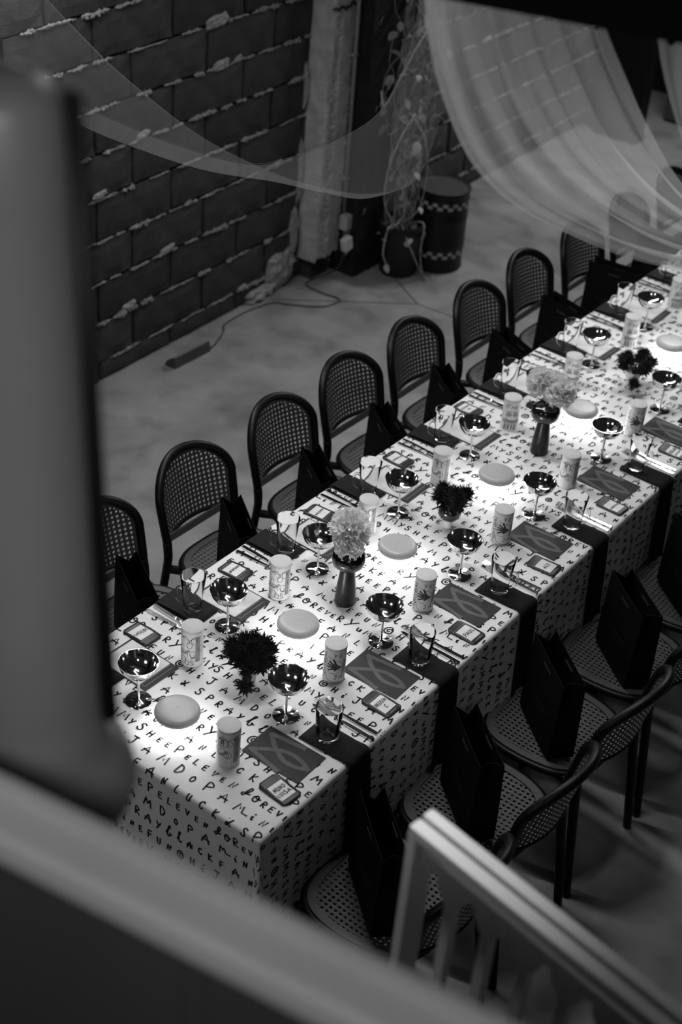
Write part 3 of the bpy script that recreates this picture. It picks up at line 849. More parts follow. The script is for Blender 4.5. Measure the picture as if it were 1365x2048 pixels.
def make_can(kind):
    t = empty('printed_tube')
    b = MB(); b.lathe([(0, .0005), (CR, .0005), (CR, CH - .010)], 36); slv = b.build('sleeve', MT['canpaper'], t, 40)
    b = MB(); b.lathe([(CR - .0002, CH - .011), (CR + .0008, CH - .0105), (CR + .0008, CH - .001), (CR - .001, CH), (0, CH)], 36); b.build('lid', MT['canlid'], t, 40)
    a = MB(); gmb = MB()
    if kind == 'hand':
        st, wd = text_strokes('MONEGAL', .0125, .25)
        for p_ in st: a.ribbon([(-.0265 - p[1], .010 + p[0] * (.098 / wd)) for p in p_], .0024, wrap, .006)
        for txt, x, z, hh in (('YU', -.002, .098, .013), ('JAM', .002, .020, .013)):
            st, wd = text_strokes(txt, hh, .5)
            for p_ in st: a.ribbon([(x + p[0], z + p[1]) for p in p_], .002, wrap, .005)
        # open hand silhouette
        for fx, fz in ((-.014, .082), (-.018, .072), (-.019, .062), (-.016, .051)): a.ribbon([(.008, .062), (fx, fz)], .0058, wrap, .004)
        a.ribbon([(.005, .073), (-.003, .090)], .006, wrap, .004)
        for k in range(7): a.ribbon([(.001 + .003 * k, .050 + .002 * k), (.001 + .003 * k, .076 - .002 * k)], .0034, wrap, .01)
        a.ribbon([tuple(q_)[:2] for q_ in catmull([(-.018, .10, 0), (-.004, .088, 0), (.014, .084, 0), (.024, .066, 0), (.012, .044, 0), (-.010, .040, 0), (-.022, .055, 0), (-.022, .09, 0)], 5)], .0013, wrap, .004)
        a.ribbon([tuple(q_)[:2] for q_ in catmull([(-.024, .04, 0), (-.020, .02, 0), (-.004, .010, 0), (.018, .009, 0)], 5)], .0015, wrap, .004)
        for k in range(5): gmb.ribbon([(.024 + .0035 * k, .03 + .006 * k), (.028 + .0035 * k, .088 - .003 * k)], .0036, wrap, .01)
        gmb.ribbon([(-.02, .0045), (.05, .0045)], .006, wrap, .004)
    elif kind == 'face':
        for cx in (-.010, .014):
            a.ribbon([(cx + .0085 * math.cos(q_ * PI / 8), .068 + .0060 * math.sin(q_ * PI / 8)) for q_ in range(17)], .0028, wrap, .004)
            a.ribbon([(cx - .003, .068), (cx + .003, .068)], .004, wrap, .004)
            a.ribbon([(cx - .010, .078), (cx + .009, .081)], .0026, wrap, .004)
        st, wd = text_strokes('ME', .013, .3)
        for p_ in st: a.ribbon([(-.004 + p[0], .093 + p[1]) for p in p_], .0024, wrap, .005)
        a.ribbon([tuple(q_)[:2] for q_ in catmull([(-.022, .066, 0), (-.014, .048, 0), (.004, .041, 0), (.02, .049, 0), (.026, .07, 0)], 5)], .002, wrap, .004)
        for k in range(6): gmb.ribbon([(-.024 + .009 * k, .006), (-.022 + .009 * k, .030)], .0045, wrap, .01)
        for k in range(4): a.ribbon([(-.020 + .012 * k, .008), (-.020 + .012 * k, .026)], .003, wrap, .01)
        for k in range(5): gmb.ribbon([(-.03, .034 + .003 * k), (.034, .034 + .003 * k)], .0024, wrap, .005)
        gmb.ribbon([(-.024, .095), (-.012, .112)], .012, wrap, .005)
    else:
        r = random.Random(len(kind) + (3 if kind == 'swirl' else 9))
        for k in range(16):
            cx, cz, rr = r.uniform(-.036, .036), r.uniform(.015, .10), r.uniform(.004, .012)
            a.ribbon([(cx + rr * math.cos(q_ * .5 + k) * (1 - q_ * .03), cz + rr * math.sin(q_ * .5 + k) * 1.2) for q_ in range(r.randrange(6, 15))], .0014, wrap, .004)
        a.ribbon([tuple(q_)[:2] for q_ in catmull([(-.04, .108, 0), (-.028, .099, 0), (-.014, .108, 0), (-.002, .096, 0), (.01, .104, 0), (.02, .098, 0)], 5)], .0016, wrap, .004)
        for k in range(5): gmb.ribbon([(.018 + .003 * k, .02), (.018 + .003 * k, .108)], .0032, wrap, .01)
        gmb.ribbon([tuple(q_)[:2] for q_ in catmull([(-.04, .058, 0), (-.026, .046, 0), (-.012, .050, 0), (-.002, .06, 0)], 5)], .008, wrap, .004)
    tag(gmb.build('grey_artwork', MT['grayprint'], slv), kind='stuff'); tag(a.build('line_artwork', MT['artink'], slv), kind='stuff')
    return t


protos = {}
cans = [('L', -.163, .392, 'swirl'), ('L', -.173, .796, 'swirl'), ('L', -.174, 1.245, 'swirl'), ('L', -.163, 1.653, 'doodle'), ('L', -.181, 2.132, 'face'), ('L', -.175, 2.568, 'face'), ('L', -.168, 3.029, 'face'), ('L', -.188, 3.485, 'face'),
        ('R', .175, .155, 'doodle'), ('R', .181, .605, 'hand'), ('R', .188, 1.041, 'hand'), ('R', .177, 1.501, 'hand'), ('R', .170, 1.946, 'doodle'), ('R', .177, 2.416, 'hand'), ('R', .177, 2.87, 'hand')]
cn = {'L': 0, 'R': 0}
for side, x, y, kind in cans:
    if kind not in protos: protos[kind] = make_can(kind); o = protos[kind]
    else: o = copy_tree(protos[kind])
    o.location = (x, y, TZ); o.rotation_euler = (0, 0, math.radians(34 + RND.uniform(-8, 8)))
    tag(o, 'pale cardboard tube with drawn artwork on the %s side, %s from the front' % ('wall' if side == 'L' else 'railing', ORD[cn[side]]), 'tube box', 'printed tubes on the table'); cn[side] += 1

# ---- tumblers and napkins
def make_glass(handle):
    t = empty('glass_tumbler')
    if handle: pr = [(0, .0005), (.0255, .0005), (.0275, .003), (.0300, .050), (.0385, .121), (.0382, .1218), (.0374, .1218), (.0371, .121), (.0287, .050), (.0264, .013), (.022, .0085), (0, .0075)]
    else: pr = [(0, .0005), (.0300, .0005), (.0322, .003), (.0378, .107), (.0376, .1078), (.0368, .1078), (.0365, .107), (.0311, .013), (.027, .0085), (0, .0075)]
    b = MB(); b.lathe(pr, 40); b.build('glass_wall', MT['glass'], t, 50)
    if handle:
        b = MB(); b.tube(catmull([(.0302, 0, .068), (.043, 0, .070), (.051, 0, .054), (.048, 0, .026), (.030, 0, .014)], 5), .0042, 8); b.build('handle', MT['glass'], t, True)
    return t


gA, gB = make_glass(True), make_glass(False); ua = ub = False
glassL = [(-.325, .16), (-.309, .557), (-.290, .975), (-.292, 1.412), (-.299, 1.866), (-.312, 2.329), (-.31, 2.79), (-.314, 3.236), (-.32, 3.70)]
glassR = [(.32, .396), (.325, .826), (.32, 1.268), (.314, 1.729), (.302, 2.202), (.31, 2.66)]


def folded_napkin():
    b = MB()
    def f(u, v, k): return (u, v, .0015 + k * (.007 + .0025 * math.sin(u * 30 + v * 12)) * (1 if abs(u) < .079 and abs(v) < .047 else .55))
    us = [-.083 + .166 * i / 12 for i in range(13)]; vs = [-.05 + .10 * i / 8 for i in range(9)]
    b.grid(lambda u, v: f(u, v, 1), us, vs); n = 13 * 9
    b.grid(lambda u, v: (u, v, .0006), us, vs)
    ring = [i * 9 for i in range(13)] + [12 * 9 + j for j in range(1, 9)] + [i * 9 + 8 for i in range(11, -1, -1)] + [j for j in range(7, 0, -1)]
    for i in range(len(ring)): a, c = ring[i], ring[(i + 1) % len(ring)]; b.f.append((a, n + a, n + c, c))
    # second fold lying on top
    b.grid(lambda u, v: (u + .003, v * .96, .0095 + .0025 * math.sin(u * 22 + 2) + .001 * math.sin(v * 80)), [-.08 + .15 * i / 10 for i in range(11)], [-.049 + .098 * i / 6 for i in range(7)])
    return b.mesh('folded_napkin', MT['leather'], True)


fn = folded_napkin()
for i, (x, y) in enumerate(glassL):
    o = link('folded_napkin', fn, None, (-.335, y + .002, TZ), RND.uniform(-.04, .04))
    tag(o, 'black folded napkin under the glass mug, %s on the wall side' % ORD[i], 'napkin', 'folded napkins on the wall side')
    if not ua: t = gA; ua = True
    else: t = copy_tree(gA)
    t.location = (x, y, TZ + .0135); t.rotation_euler = (0, 0, math.radians(212 + RND.uniform(-8, 8)))
    tag(t, 'clear glass mug on the wall side of the table, %s from the front' % ORD[i], 'glass', 'glasses on the wall side')


def hanging_napkin(seed):
    r = random.Random(seed); b = MB(); ph = r.uniform(0, 6)
    L0 = .15; R = .014; drop = .40
    def f(s, v, k):
        # s = distance along the napkin from its inner end; it folds over the table edge at s = L0
        wd = .046 + .012 * min(1, max(0, s - L0) / .15)
        y = v * wd + .004 * math.sin(s * 9 + ph)
        thick = .0035 * k
        if s < L0: return (.262 + s, y, TZ + .0012 + thick + .0015 * math.sin(s * 40 + ph) * (1 if k > 0 else 0))
        a = min((s - L0) / R, PI / 2); rest = max(0, s - L0 - R * PI / 2); rr = R + thick + .001
        wv = .006 * math.sin(v * 5 + ph) * min(1, rest / .15)
        return (HX + .003 + rr * math.sin(a) + .06 * rest + wv, y, TZ + .0012 - R + rr * math.cos(a) - rest + (.001 if a < .1 else 0))
    ss = [L0 * i / 6 for i in range(6)] + [L0 + R * PI / 2 * i / 5 for i in range(6)] + [L0 + R * PI / 2 + drop * (i + 1) / 12 for i in range(12)]
    vs = [-1 + 2 * i / 6 for i in range(7)]
    b.grid(lambda s, v: f(s, v, 1), ss, vs); n = len(ss) * 7; b.grid(lambda s, v: f(s, v, .1), ss, vs)
    m = len(ss)
    ring = [i * 7 for i in range(m)] + [(m - 1) * 7 + j for j in range(1, 7)] + [i * 7 + 6 for i in range(m - 2, -1, -1)] + [j for j in range(5, 0, -1)]
    for i in range(len(ring)): a, c = ring[i], ring[(i + 1) % len(ring)]; b.f.append((a, n + a, n + c, c))
    return b


for i, (x, y) in enumerate(glassR):
    o = hanging_napkin(i).build('hanging_napkin', MT['napkin'], smooth=True); o.location = (0, y - .002, 0)
    tag(o, 'black napkin hanging over the railing-side table edge, %s from the front' % ORD[i], 'napkin', 'hanging napkins on the railing side')
    if i < 2:
        if not ub: t = gB; ub = True
        else: t = copy_tree(gB)
    else: t = copy_tree(gA)
    t.location = (x, y, TZ + .0070); t.rotation_euler = (0, 0, math.radians(40 + RND.uniform(-8, 8)))
    tag(t, ('clear handleless tumbler on the railing side of the table, %s from the front' if i < 2 else 'clear glass mug on the railing side of the table, %s from the front') % ORD[i], 'glass', 'glasses on the railing side')

# ---- cards and name pouches
EMB = [(.3067, .7598), (.2063, .7470), (.2290, .7240), (.2501, .7087), (.2931, .6869), (.3302, .6889), (.3600, .7014), (.3397, .7132), (.317, .7185), (.2858, .7190), (.2492, .7046), (.198, .6665), (.2493, .6568), (.3021, .6470)]
EMB = [(p[0] - .277, p[1] - .708) for p in EMB]


def make_mat():
    t = empty('place_card')
    b = MB(); b.box((0, 0, .0016), (.188, .124, .0016)); cdp = b.build('card', MT['mat'], t)
    b = MB(); seg = [EMB[0:2], [tuple(q_)[:2] for q_ in catmull([(*p, 0) for p in EMB[1:7]], 5)], [tuple(q_)[:2] for q_ in catmull([(*p, 0) for p in EMB[6:12]], 5)], EMB[11:14]]
    for k, s_ in enumerate(seg): b.ribbon(s_, .0135, lambda u, v, k=k: (u, v, .0027 + k * .00004), .006)
    b.build('emblem', MT['matprint'], cdp)
    return t


def make_photo():
    t = empty('photo_card')
    b = MB(); b.box((0, 0, .0016), (.188, .134, .0016)); b.build('card', MT['mat'], t)
    b = MB(); b.box((-.012, .0, .0026), (.150, .126, .0006)); b.build('photo_print', MT['photo'], t)
    b = MB(); b.ribbon([(.066, -.058), (.066, .058)], .0012, lambda u, v: (u, v, .0031)); b.ribbon([(.072, -.056), (.080, -.056), (.080, .056)], .0008, lambda u, v: (u, v, .0027)); b.build('thin_rule', MT['check'], t)
    return t


pm, pp_ = make_mat(), make_photo()
for i, y in enumerate([.270, .708, 1.140, 1.59, 2.055, 2.52, 2.97]):
    o = pm if i == 0 else copy_tree(pm); o.location = (.272 + .002 * (i % 3), y, TZ); o.rotation_euler = (0, 0, RND.uniform(-.03, .03))
    tag(o, 'dark grey card with a looping ribbon emblem, %s on the railing side' % ORD[i], 'card', 'emblem cards on the railing side')
for i, y in enumerate([.277, .683, 1.105, 1.535, 1.995, 2.45, 2.90, 3.35]):
    o = pp_ if i == 0 else copy_tree(pp_); o.location = (-.262, y, TZ); o.rotation_euler = (0, 0, RND.uniform(-.03, .03))
    tag(o, 'grey printed card lying beside the coupe, %s on the wall side' % ORD[i], 'card', 'printed cards on the wall side')


def make_pouch(lines, wall_side, seed):
    r = random.Random(seed); t = empty('name_pouch'); L, Wd = .1, .068
    # u runs away from the guest; the label sits at the guest's end
    def h(u, v): return .004 + .0035 * max(0, (u + .01) / .05) * (1 - (v / .036) ** 2 * .5) + .0012 * math.sin(u * 70 + seed)
    us = [-L / 2 + L * i / 14 for i in range(15)]; vs = [-Wd / 2 + Wd * j / 8 for j in range(9)]
    def rnd_(u, v):
        k = .004 if abs(abs(u) - L / 2) < 1e-6 and abs(abs(v) - Wd / 2) < 1e-6 else 0
        return (u - math.copysign(k, u), v - math.copysign(k, v))
    b = MB(); b.grid(lambda u, v: (*rnd_(u, v), h(u, v)), us, vs); n = 15 * 9; b.grid(lambda u, v: (*rnd_(u, v), .0006), us, vs)
    ring = [i * 9 for i in range(15)] + [14 * 9 + j for j in range(1, 9)] + [i * 9 + 8 for i in range(13, -1, -1)] + [j for j in range(7, 0, -1)]
    for i in range(len(ring)): a, c = ring[i], ring[(i + 1) % len(ring)]; b.f.append((a, n + a, n + c, c))
    b.build('pouch', MT['pouch'], t, True)
    lu0, lu1, lv = -.033, .022, .0255
    b = MB(); b.grid(lambda u, v: (u, v, h(u, v) + .0008), [lu0 + (lu1 - lu0) * i / 8 for i in range(9)], [-lv + 2 * lv * j / 6 for j in range(7)]); lbp = b.build('label_paper', MT['label'], t, True)
    b = MB(); k = len(lines); hh = .0115 if k > 1 else .0125
    for q_, tx in enumerate(lines):
        st, wd = text_strokes(tx, hh, .28, .06, r); sc = min(1, .044 / wd)
        cu = -.006 + ((k - 1) / 2 - q_) * .019
        for p_ in st: b.ribbon([(-wd * sc / 2 + p[0] * sc, (p[1] - hh / 2)) for p in p_], .0022, lambda a_, c_, cu=cu: (cu + c_, -a_, h(cu + c_, -a_) + .0014), .006)
    tag(b.build('handwritten_name', MT['ink'], lbp), kind='stuff')
    b = MB(); b.ribbon([(-.041, -.012), (-.041, .014)], .0016, lambda u, v: (u, v, h(u, v) + .0006)); b.ribbon([(.028, -.031), (.028, .031)], .001, lambda u, v: (u, v, h(u, v) + .0006), .006); tag(b.build('small_print', MT['grayprint'], t), kind='stuff')
    return t


# local u+ points away from the guest, text reads left to right for the guest
namesR = [(['NUNO', 'LUISA'], .348, .160), (['HELENA', 'C'], .351, .603), (['PAUL'], .357, 1.029), (['ALE'], .358, 1.480), (['~~~~~'], .355, 1.936), (['OSCAR', '~~~~~'], .350, 2.405)]
namesL = [(['IRIUM'], -.345, .380), (['~~~~~~~'], -.343, .793), (['~~~~~'], -.341, 1.22), (['~~~~~'], -.344, 1.665), (['~~', '~~~~~'], -.355, 2.129), (['~~~', '~~~~'], -.354, 2.566), (['~~~~'], -.375, 2.985), (['~~~', '~~~'], -.35, 3.475)]
for i, (ln, x, y) in enumerate(namesR):
    o = make_pouch(ln, False, i); o.location = (x, y, TZ); o.rotation_euler = (0, 0, PI + RND.uniform(-.12, .06))
    tag(o, 'dark pouch with handwritten white name label on the railing side, %s from the front' % ORD[i], 'name tag', 'name pouches on the railing side')
for i, (ln, x, y) in enumerate(namesL):
    o = make_pouch(ln, True, 20 + i); o.location = (x, y, TZ); o.rotation_euler = (0, 0, RND.uniform(-.06, .10))
    tag(o, 'dark pouch with handwritten white name label on the wall side, %s from the front' % ORD[i], 'name tag', 'name pouches on the wall side')


# ---- cutlery
def fork_mesh():
    b = MB(); t = .0022
    hand = [(-.105, .0060), (-.06, .0066), (0, .0042), (.035, .0036), (.045, .006), (.052, .011), (.062, .0118), (.066, .0115)]
    top = [(x, w_) for x, w_ in hand]
    pts = [(x, w_) for x, w_ in top] + [(x, -w_) for x, w_ in reversed(top)]
    def zc(x): return .003 + .004 * max(0, 1 - abs(x - .03) / .05)
    n = len(top)
    for i in range(n):
        x, w_ = top[i]; z = zc(x)
        b.v += [(x, w_, z), (x, -w_, z), (x, -w_, z - t), (x, w_, z - t)]
    for i in range(n - 1):
        for k in range(4): b.f.append((i * 4 + k, (i + 1) * 4 + k, (i + 1) * 4 + (k + 1) % 4, i * 4 + (k + 1) % 4))
    b.f.append((3, 2, 1, 0)); b.f.append(tuple((n - 1) * 4 + k for k in range(4)))
    for k in range(4):
        y = -.0092 + k * .00613
        b.tube([(.064, y, zc(.064) - .001), (.085, y, .0035), (.105, y * .95, .006)], [.0016, .0014, .0008], 6)
    return b.mesh('fork', MT['steel'], 40)


def knife_mesh():
    b = MB(); P = [(-.105, .0058, .0026), (-.06, .0064, .0030), (-.01, .0054, .0028), (0, .0044, .002), (.01, .0075, .001), (.07, .008, .0009), (.095, .005, .0008), (.104, .0012, .0006)]
    for x, w_, h in P: b.v += [(x, w_, .0028 + h), (x, -w_, .0028 + h), (x, -w_, .0028 - h), (x, w_, .0028 - h)]
    n = len(P)
    for i in range(n - 1):
        for k in range(4): b.f.append((i * 4 + k, (i + 1) * 4 + k, (i + 1) * 4 + (k + 1) % 4, i * 4 + (k + 1) % 4))
    b.f.append((3, 2, 1, 0)); b.f.append(tuple((n - 1) * 4 + k for k in range(4)))
    return b.mesh('knife', MT['steel'], 40)


fk, kn = fork_mesh(), knife_mesh()
for i, y in enumerate([.487, .913, 1.355, 1.812, 2.285, 2.74]):
    o = link('fork', fk, None, (.308, y + .010, TZ), PI + .02); tag(o, 'steel fork beside the napkin on the railing side, %s from the front' % ORD[i], 'fork', 'forks on the railing side')
    o = link('knife', kn, None, (.312, y - .014, TZ), PI - .02); tag(o, 'steel knife beside the napkin on the railing side, %s from the front' % ORD[i], 'knife', 'knives on the railing side')
for i, y in enumerate([.480, .885, 1.318, 1.765, 2.225, 2.675, 3.12, 3.58]):
    o = link('fork', fk, None, (-.305, y - .006, TZ), .02); tag(o, 'steel fork beside the napkin on the wall side, %s from the front' % ORD[i], 'fork', 'forks on the wall side')
    o = link('knife', kn, None, (-.305, y + .016, TZ), -.05); tag(o, 'steel knife beside the napkin on the wall side, %s from the front' % ORD[i], 'knife', 'knives on the wall side')

# ---- vases and flowers
def make_mushroom_vase():
    t = empty('mushroom_vase')
    b = MB(); b.lathe([(0, .0005), (.031, .0005), (.0325, .004), (.030, .05), (.0245, .10), (.022, .132)], 36); b.build('vase_base', MT['vasebody'], t, 40)
    b = MB(); b.lathe([(.022, .130), (.035, .134), (.0475, .147), (.0515, .165), (.048, .182), (.036, .193), (.018, .198), (.0125, .204), (.013, .212), (.0105, .212), (.0095, .2), (.0, .19)], 40); b.build('vase_bowl', MT['vase'], t, 50)
    return t


def carnation_mesh(seed, R):
    r = random.Random(seed); b = MB()
    n = 120
    for i in range(n):
        t = (i + .5) / n; ph = i * 2.399963; th = math.acos(1 - 1.55 * t)
        d = Vector((math.sin(th) * math.cos(ph), math.sin(th) * math.sin(ph), math.cos(th)))
        u = d.orthogonal().normalized(); u.rotate(Matrix.Rotation(r.uniform(0, 6.28), 3, d)); v = d.cross(u)
        rr = R * r.uniform(.86, 1.08); w_ = R * r.uniform(.34, .5); nu, nv = 7, 4; base = len(b.v); curl = r.uniform(-.35, .55)
        for a in range(nu + 1):
            for c in range(nv + 1):
                s = a / nu * 2 - 1; q_ = c / nv
                fr = (.06 * math.sin(s * 8 + i) + .04 * math.sin(s * 15 + 2 * i)) * q_
                p = d * rr * (.35 + .65 * q_ ** .8) + u * s * w_ * (.25 + .75 * q_) + v * (curl * w_ * q_ * q_ * (1 - s * s * .6)) + d * fr * w_ * 1.4 + v * math.sin(s * 6 + i) * w_ * .16 * q_
                b.v.append(tuple(p))
        for a in range(nu):
            for c in range(nv): b.f.append((base + a * (nv + 1) + c, base + (a + 1) * (nv + 1) + c, base + (a + 1) * (nv + 1) + c + 1, base + a * (nv + 1) + c + 1))
    return b.mesh('blossom', MT['petal'], True)


def carnation(loc, seed, R, label, stems):
    t = empty('carnation', loc)
    for k, (x, y, z, rad) in enumerate(stems):
        o = link('blossom', carnation_mesh(seed + k, rad), t, (x, y, z))
        b = MB(); b.tube([(x * .9, y * .9, z - rad * .3), (x * .5, y * .5, z * .45), (0, 0, .005)], .0025, 6); b.build('stem', MT['leaf'], t)
    tag(t, label, 'flower', 'pale carnations in black vases')


mv = make_mushroom_vase(); mv.location = (-.003, .903, TZ)
tag(mv, 'black mushroom shaped vase holding one white carnation, nearer the front', 'vase', 'black mushroom vases')
m2 = copy_tree(mv); m2.location = (-.011, 2.062, TZ)
tag(m2, 'black mushroom shaped vase holding two pale carnations, farther back', 'vase', 'black mushroom vases')
carnation((-.003, .903, TZ + .205), 3, .05, 'single white ruffled carnation in the front mushroom vase', [(-.012, .012, .052, .062), (.012, -.022, .022, .042)])
carnation((-.011, 2.062, TZ + .205), 11, .05, 'two pale ruffled carnations in the far mushroom vase', [(-.042, .02, .048, .056), (.036, .012, .040, .054), (-.002, .03, .056, .048)])


def thistle_mesh(seed):
    r = random.Random(seed); b = MB()
    for i in range(320):
        t = (i + .5) / 320; ph = i * 2.399963; th = math.acos(1 - 1.75 * t)
        d = Vector((math.sin(th) * math.cos(ph), math.sin(th) * math.sin(ph), math.cos(th) * 1.15)); d += Vector((r.uniform(-.2, .2), r.uniform(-.2, .2), r.uniform(-.2, .2))); d.normalize()
        o = d.orthogonal().normalized(); o.rotate(Matrix.Rotation(r.uniform(0, 6.28), 3, d)); q_ = d.cross(o)
        L = .0205 * r.uniform(.7, 1.2); a = .0009
        base = d * .007
        b.add([base + o * a, base - o * a * .5 + q_ * a, base - o * a * .5 - q_ * a, d * L], [(0, 1, 3), (1, 2, 3), (2, 0, 3)])
    # collar of long spiny bracts
    for i in range(14):
        a = 2 * PI * i / 14 + r.uniform(-.1, .1); L = .024 * r.uniform(.8, 1.2)
        d = Vector((math.cos(a), math.sin(a), r.uniform(-.35, .25))).normalized(); s = Vector((-math.sin(a), math.cos(a), 0))
        b.add([d * .004 + s * .0018 + V(0, 0, -.008), d * .004 - s * .0018 + V(0, 0, -.008), d * L * .5 - s * .0035 + V(0, 0, -.007), d * L * .5 + s * .0035 + V(0, 0, -.007), d * L + V(0, 0, -.006)], [(0, 1, 2, 3), (3, 2, 4)])
    b.lathe([(0, -.008), (.006, -.006), (.0085, 0), (.006, .007), (0, .009)], 8)
    return b.mesh('thistle_head', MT['thistle'])


TH = [thistle_mesh(i) for i in range(4)]


def thistle_set(loc, seed, n, spread, hgt, vlabel, flabel, dark):
    r = random.Random(seed)
    t = empty('small_vase', loc)
    if dark:
        b = MB(); b.lathe([(0, .0005), (.016, .0005), (.014, .022), (.0135, .03)], 20); b.build('vase_foot', MT['whitevase'], t, 40)
        b = MB(); b.lathe([(.0135, .028), (.028, .036), (.038, .052), (.036, .072), (.024, .084), (.018, .086), (.016, .08), (0, .06)], 28); b.build('vase_bowl', MT['vase'], t, 50)
    else:
        b = MB(); b.lathe([(0, .0005), (.018, .0005), (.020, .004), (.022, .03), (.030, .055), (.032, .072), (.030, .072), (.026, .055), (0, .045)], 28); b.build('vase_bowl', MT['whitevase'], t, 50)
    tag(t, vlabel, 'vase', 'small vases with thistles')
    f = empty('thistle_bunch', (loc[0], loc[1], loc[2] + .05))
    for k in range(n):
        if k == n - 1 and not dark: x, y, z = .035, -.055, -.002
        else:
            a = 2 * PI * k / (n - 1) * 2.4 + r.uniform(-.3, .3); rr = spread * math.sqrt((k + .4) / n); x, y, z = math.cos(a) * rr, math.sin(a) * rr, hgt + r.uniform(-.012, .018) - rr * rr * 4
        o = link('thistle_head', TH[k % 4], f, (x, y, z)); o.scale = [r.uniform(1.25, 1.6)] * 3
        o.rotation_euler = (-y * 9 + r.uniform(-.3, .3), x * 9 + r.uniform(-.3, .3), r.uniform(0, 6))
        b = MB(); b.tube(catmull([(0, 0, -.005), (x * .35, y * .35, z * .6 + .01), (x * .95, y * .95, z - .006)], 4), .0014, 5); b.build('stem', MT['thistle'], f)
    for k in range(10):
        a = r.uniform(0, 6.28); rr = spread * r.uniform(.3, .9); p = Vector((math.cos(a) * rr, math.sin(a) * rr, hgt * r.uniform(.3, .8)))
        b = MB(); d = Vector((math.cos(a), math.sin(a), r.uniform(-.4, .5))); s = Vector((-math.sin(a), math.cos(a), 0)) * .006
        b.add([p - d * .012, p + s, p + d * .036, p - s], [(0, 1, 2), (0, 2, 3)]); b.build('leaf', MT['thistle'], f)
    tag(f, flabel, 'flower', 'dark thistle bunches')


thistle_set((.018, .425, TZ), 1, 21, .064, .068, 'small white vase under the front bunch of dark thistles', 'dense dark thistle bunch nearest the front of the table', False)
thistle_set((.006, 1.452, TZ), 2, 11, .055, .072, 'small round black vase on a white foot in the middle of the table', 'dark spiky thistle bunch in the round black vase', True)
thistle_set((.006, 2.722, TZ), 3, 11, .075, .075, 'small white vase under the far bunch of dark thistles', 'dark spreading thistle bunch farthest from the front', False)

# ------------------------------------------------------------------ sheer fabric swags
CX = Matrix(CAM_ROT)


def at(px, py, dist):
    # where a photographed point stands, given how far off it is
    d = CX @ Vector(((px - 682.5) / 2997.17, -(py - 1024) / 2997.17, -1.0)); d.normalize()
    return Vector(CAM_POS) + d * dist


def curve_at(pts, k=6): return catmull([at(*p) for p in pts], k)


def fabric(name, cols, label, mt, fold=.0, nf=7, nv=24, extra=(), seed=0):
    # cols: list of 3-D polylines (same length) from one edge to the other; skinned smoothly
    n = len(cols[0]); b = MB()
    us = [i / nv for i in range(nv + 1)]
    def pt(i, u):
        x = u * (len(cols) - 1); k = min(int(x), len(cols) - 2); f = x - k
        P = [cols[max(k - 1, 0)][i], cols[k][i], cols[k + 1][i], cols[min(k + 2, len(cols) - 1)][i]]
        p = 0.5 * ((2 * P[1]) + (P[2] - P[0]) * f + (2 * P[0] - 5 * P[1] + 4 * P[2] - P[3]) * f * f + (3 * P[1] - P[0] - 3 * P[2] + P[3]) * f ** 3)
        if fold:
            nrm = (P[2] - P[1]).cross(cols[k][min(i + 1, n - 1)] - cols[k][max(i - 1, 0)])
            if nrm.length > 1e-9: p = p + nrm.normalized() * fold * (math.sin(u * nf * 2 * PI + seed + .04 * i) + .5 * math.sin(u * nf * 4.7 * PI + 1 + .07 * i))
        return p
    b.grid(lambda i, u: pt(int(i), u), list(range(n)), us)
    t = empty(name, cols[0][0])
    o = b.build('net', mt, t, True); o.location = -Vector(cols[0][0])
    for u0, u1, nm in (extra if extra else ((0, .010, 'hem'), (.990, 1, 'hem'))):
        h = MB(); h.grid(lambda i, u: pt(int(i), u) + Vector((0, 0, .0006 + .004 * u1)), list(range(n)), [u0 + (u1 - u0) * q_ / 6 for q_ in range(7)]); ho = h.build(nm, MT['hem'], t, True); ho.location = -Vector(cols[0][0])
    tag(t, label, 'fabric')
    return t


A_ = curve_at([(-60, -140, 3.9), (60, -35, 4.0), (160, 68, 4.1), (250, 155, 4.2), (400, 272, 4.3), (540, 343, 4.4), (640, 374, 4.5), (740, 388, 4.6), (830, 362, 4.6), (880, 240, 4.5), (905, 60, 4.3), (920, -60, 4.2)])
B_ = curve_at([(-40, 110, 4.3), (60, 185, 4.35), (140, 235, 4.4), (230, 278, 4.5), (400, 338, 4.6), (540, 362, 4.65), (640, 380, 4.7), (730, 388, 4.8), (800, 340, 4.8), (850, 215, 4.7), (875, 40, 4.5), (890, -80, 4.4)])
C_ = curve_at([(-90, 60, 4.6), (10, 120, 4.65), (90, 170, 4.7), (190, 225, 4.8), (350, 290, 4.9), (500, 330, 4.95), (610, 308, 5.0), (690, 275, 5.1), (760, 225, 5.1), (810, 130, 5.0), (840, 0, 4.8), (850, -90, 4.7)])
fabric('sheer_swag', [A_, B_, C_], 'narrow sheer net swag sagging across in front of the block wall', MT['sheer'], .0, 5, 22)
E0 = curve_at([(845, -60, 2.75), (858, 60, 2.8), (890, 190, 2.9), (950, 325, 3.05), (1040, 412, 3.2), (1150, 468, 3.35), (1270, 513, 3.45), (1420, 548, 3.5)])
E1 = curve_at([(960, -20, 2.75), (985, 95, 2.9), (1025, 205, 3.1), (1085, 305, 3.25), (1160, 380, 3.4), (1245, 435, 3.5), (1335, 478, 3.6), (1440, 510, 3.65)])
E2 = curve_at([(1085, 15, 2.72), (1110, 100, 2.9), (1150, 190, 3.1), (1195, 275, 3.25), (1245, 340, 3.4), (1305, 395, 3.5), (1375, 440, 3.6), (1450, 475, 3.65)])
E3 = curve_at([(1205, 50, 2.7), (1222, 95, 2.8), (1247, 155, 2.95), (1275, 218, 3.1), (1307, 282, 3.2), (1340, 340, 3.3), (1385, 395, 3.4), (1450, 450, 3.45)])
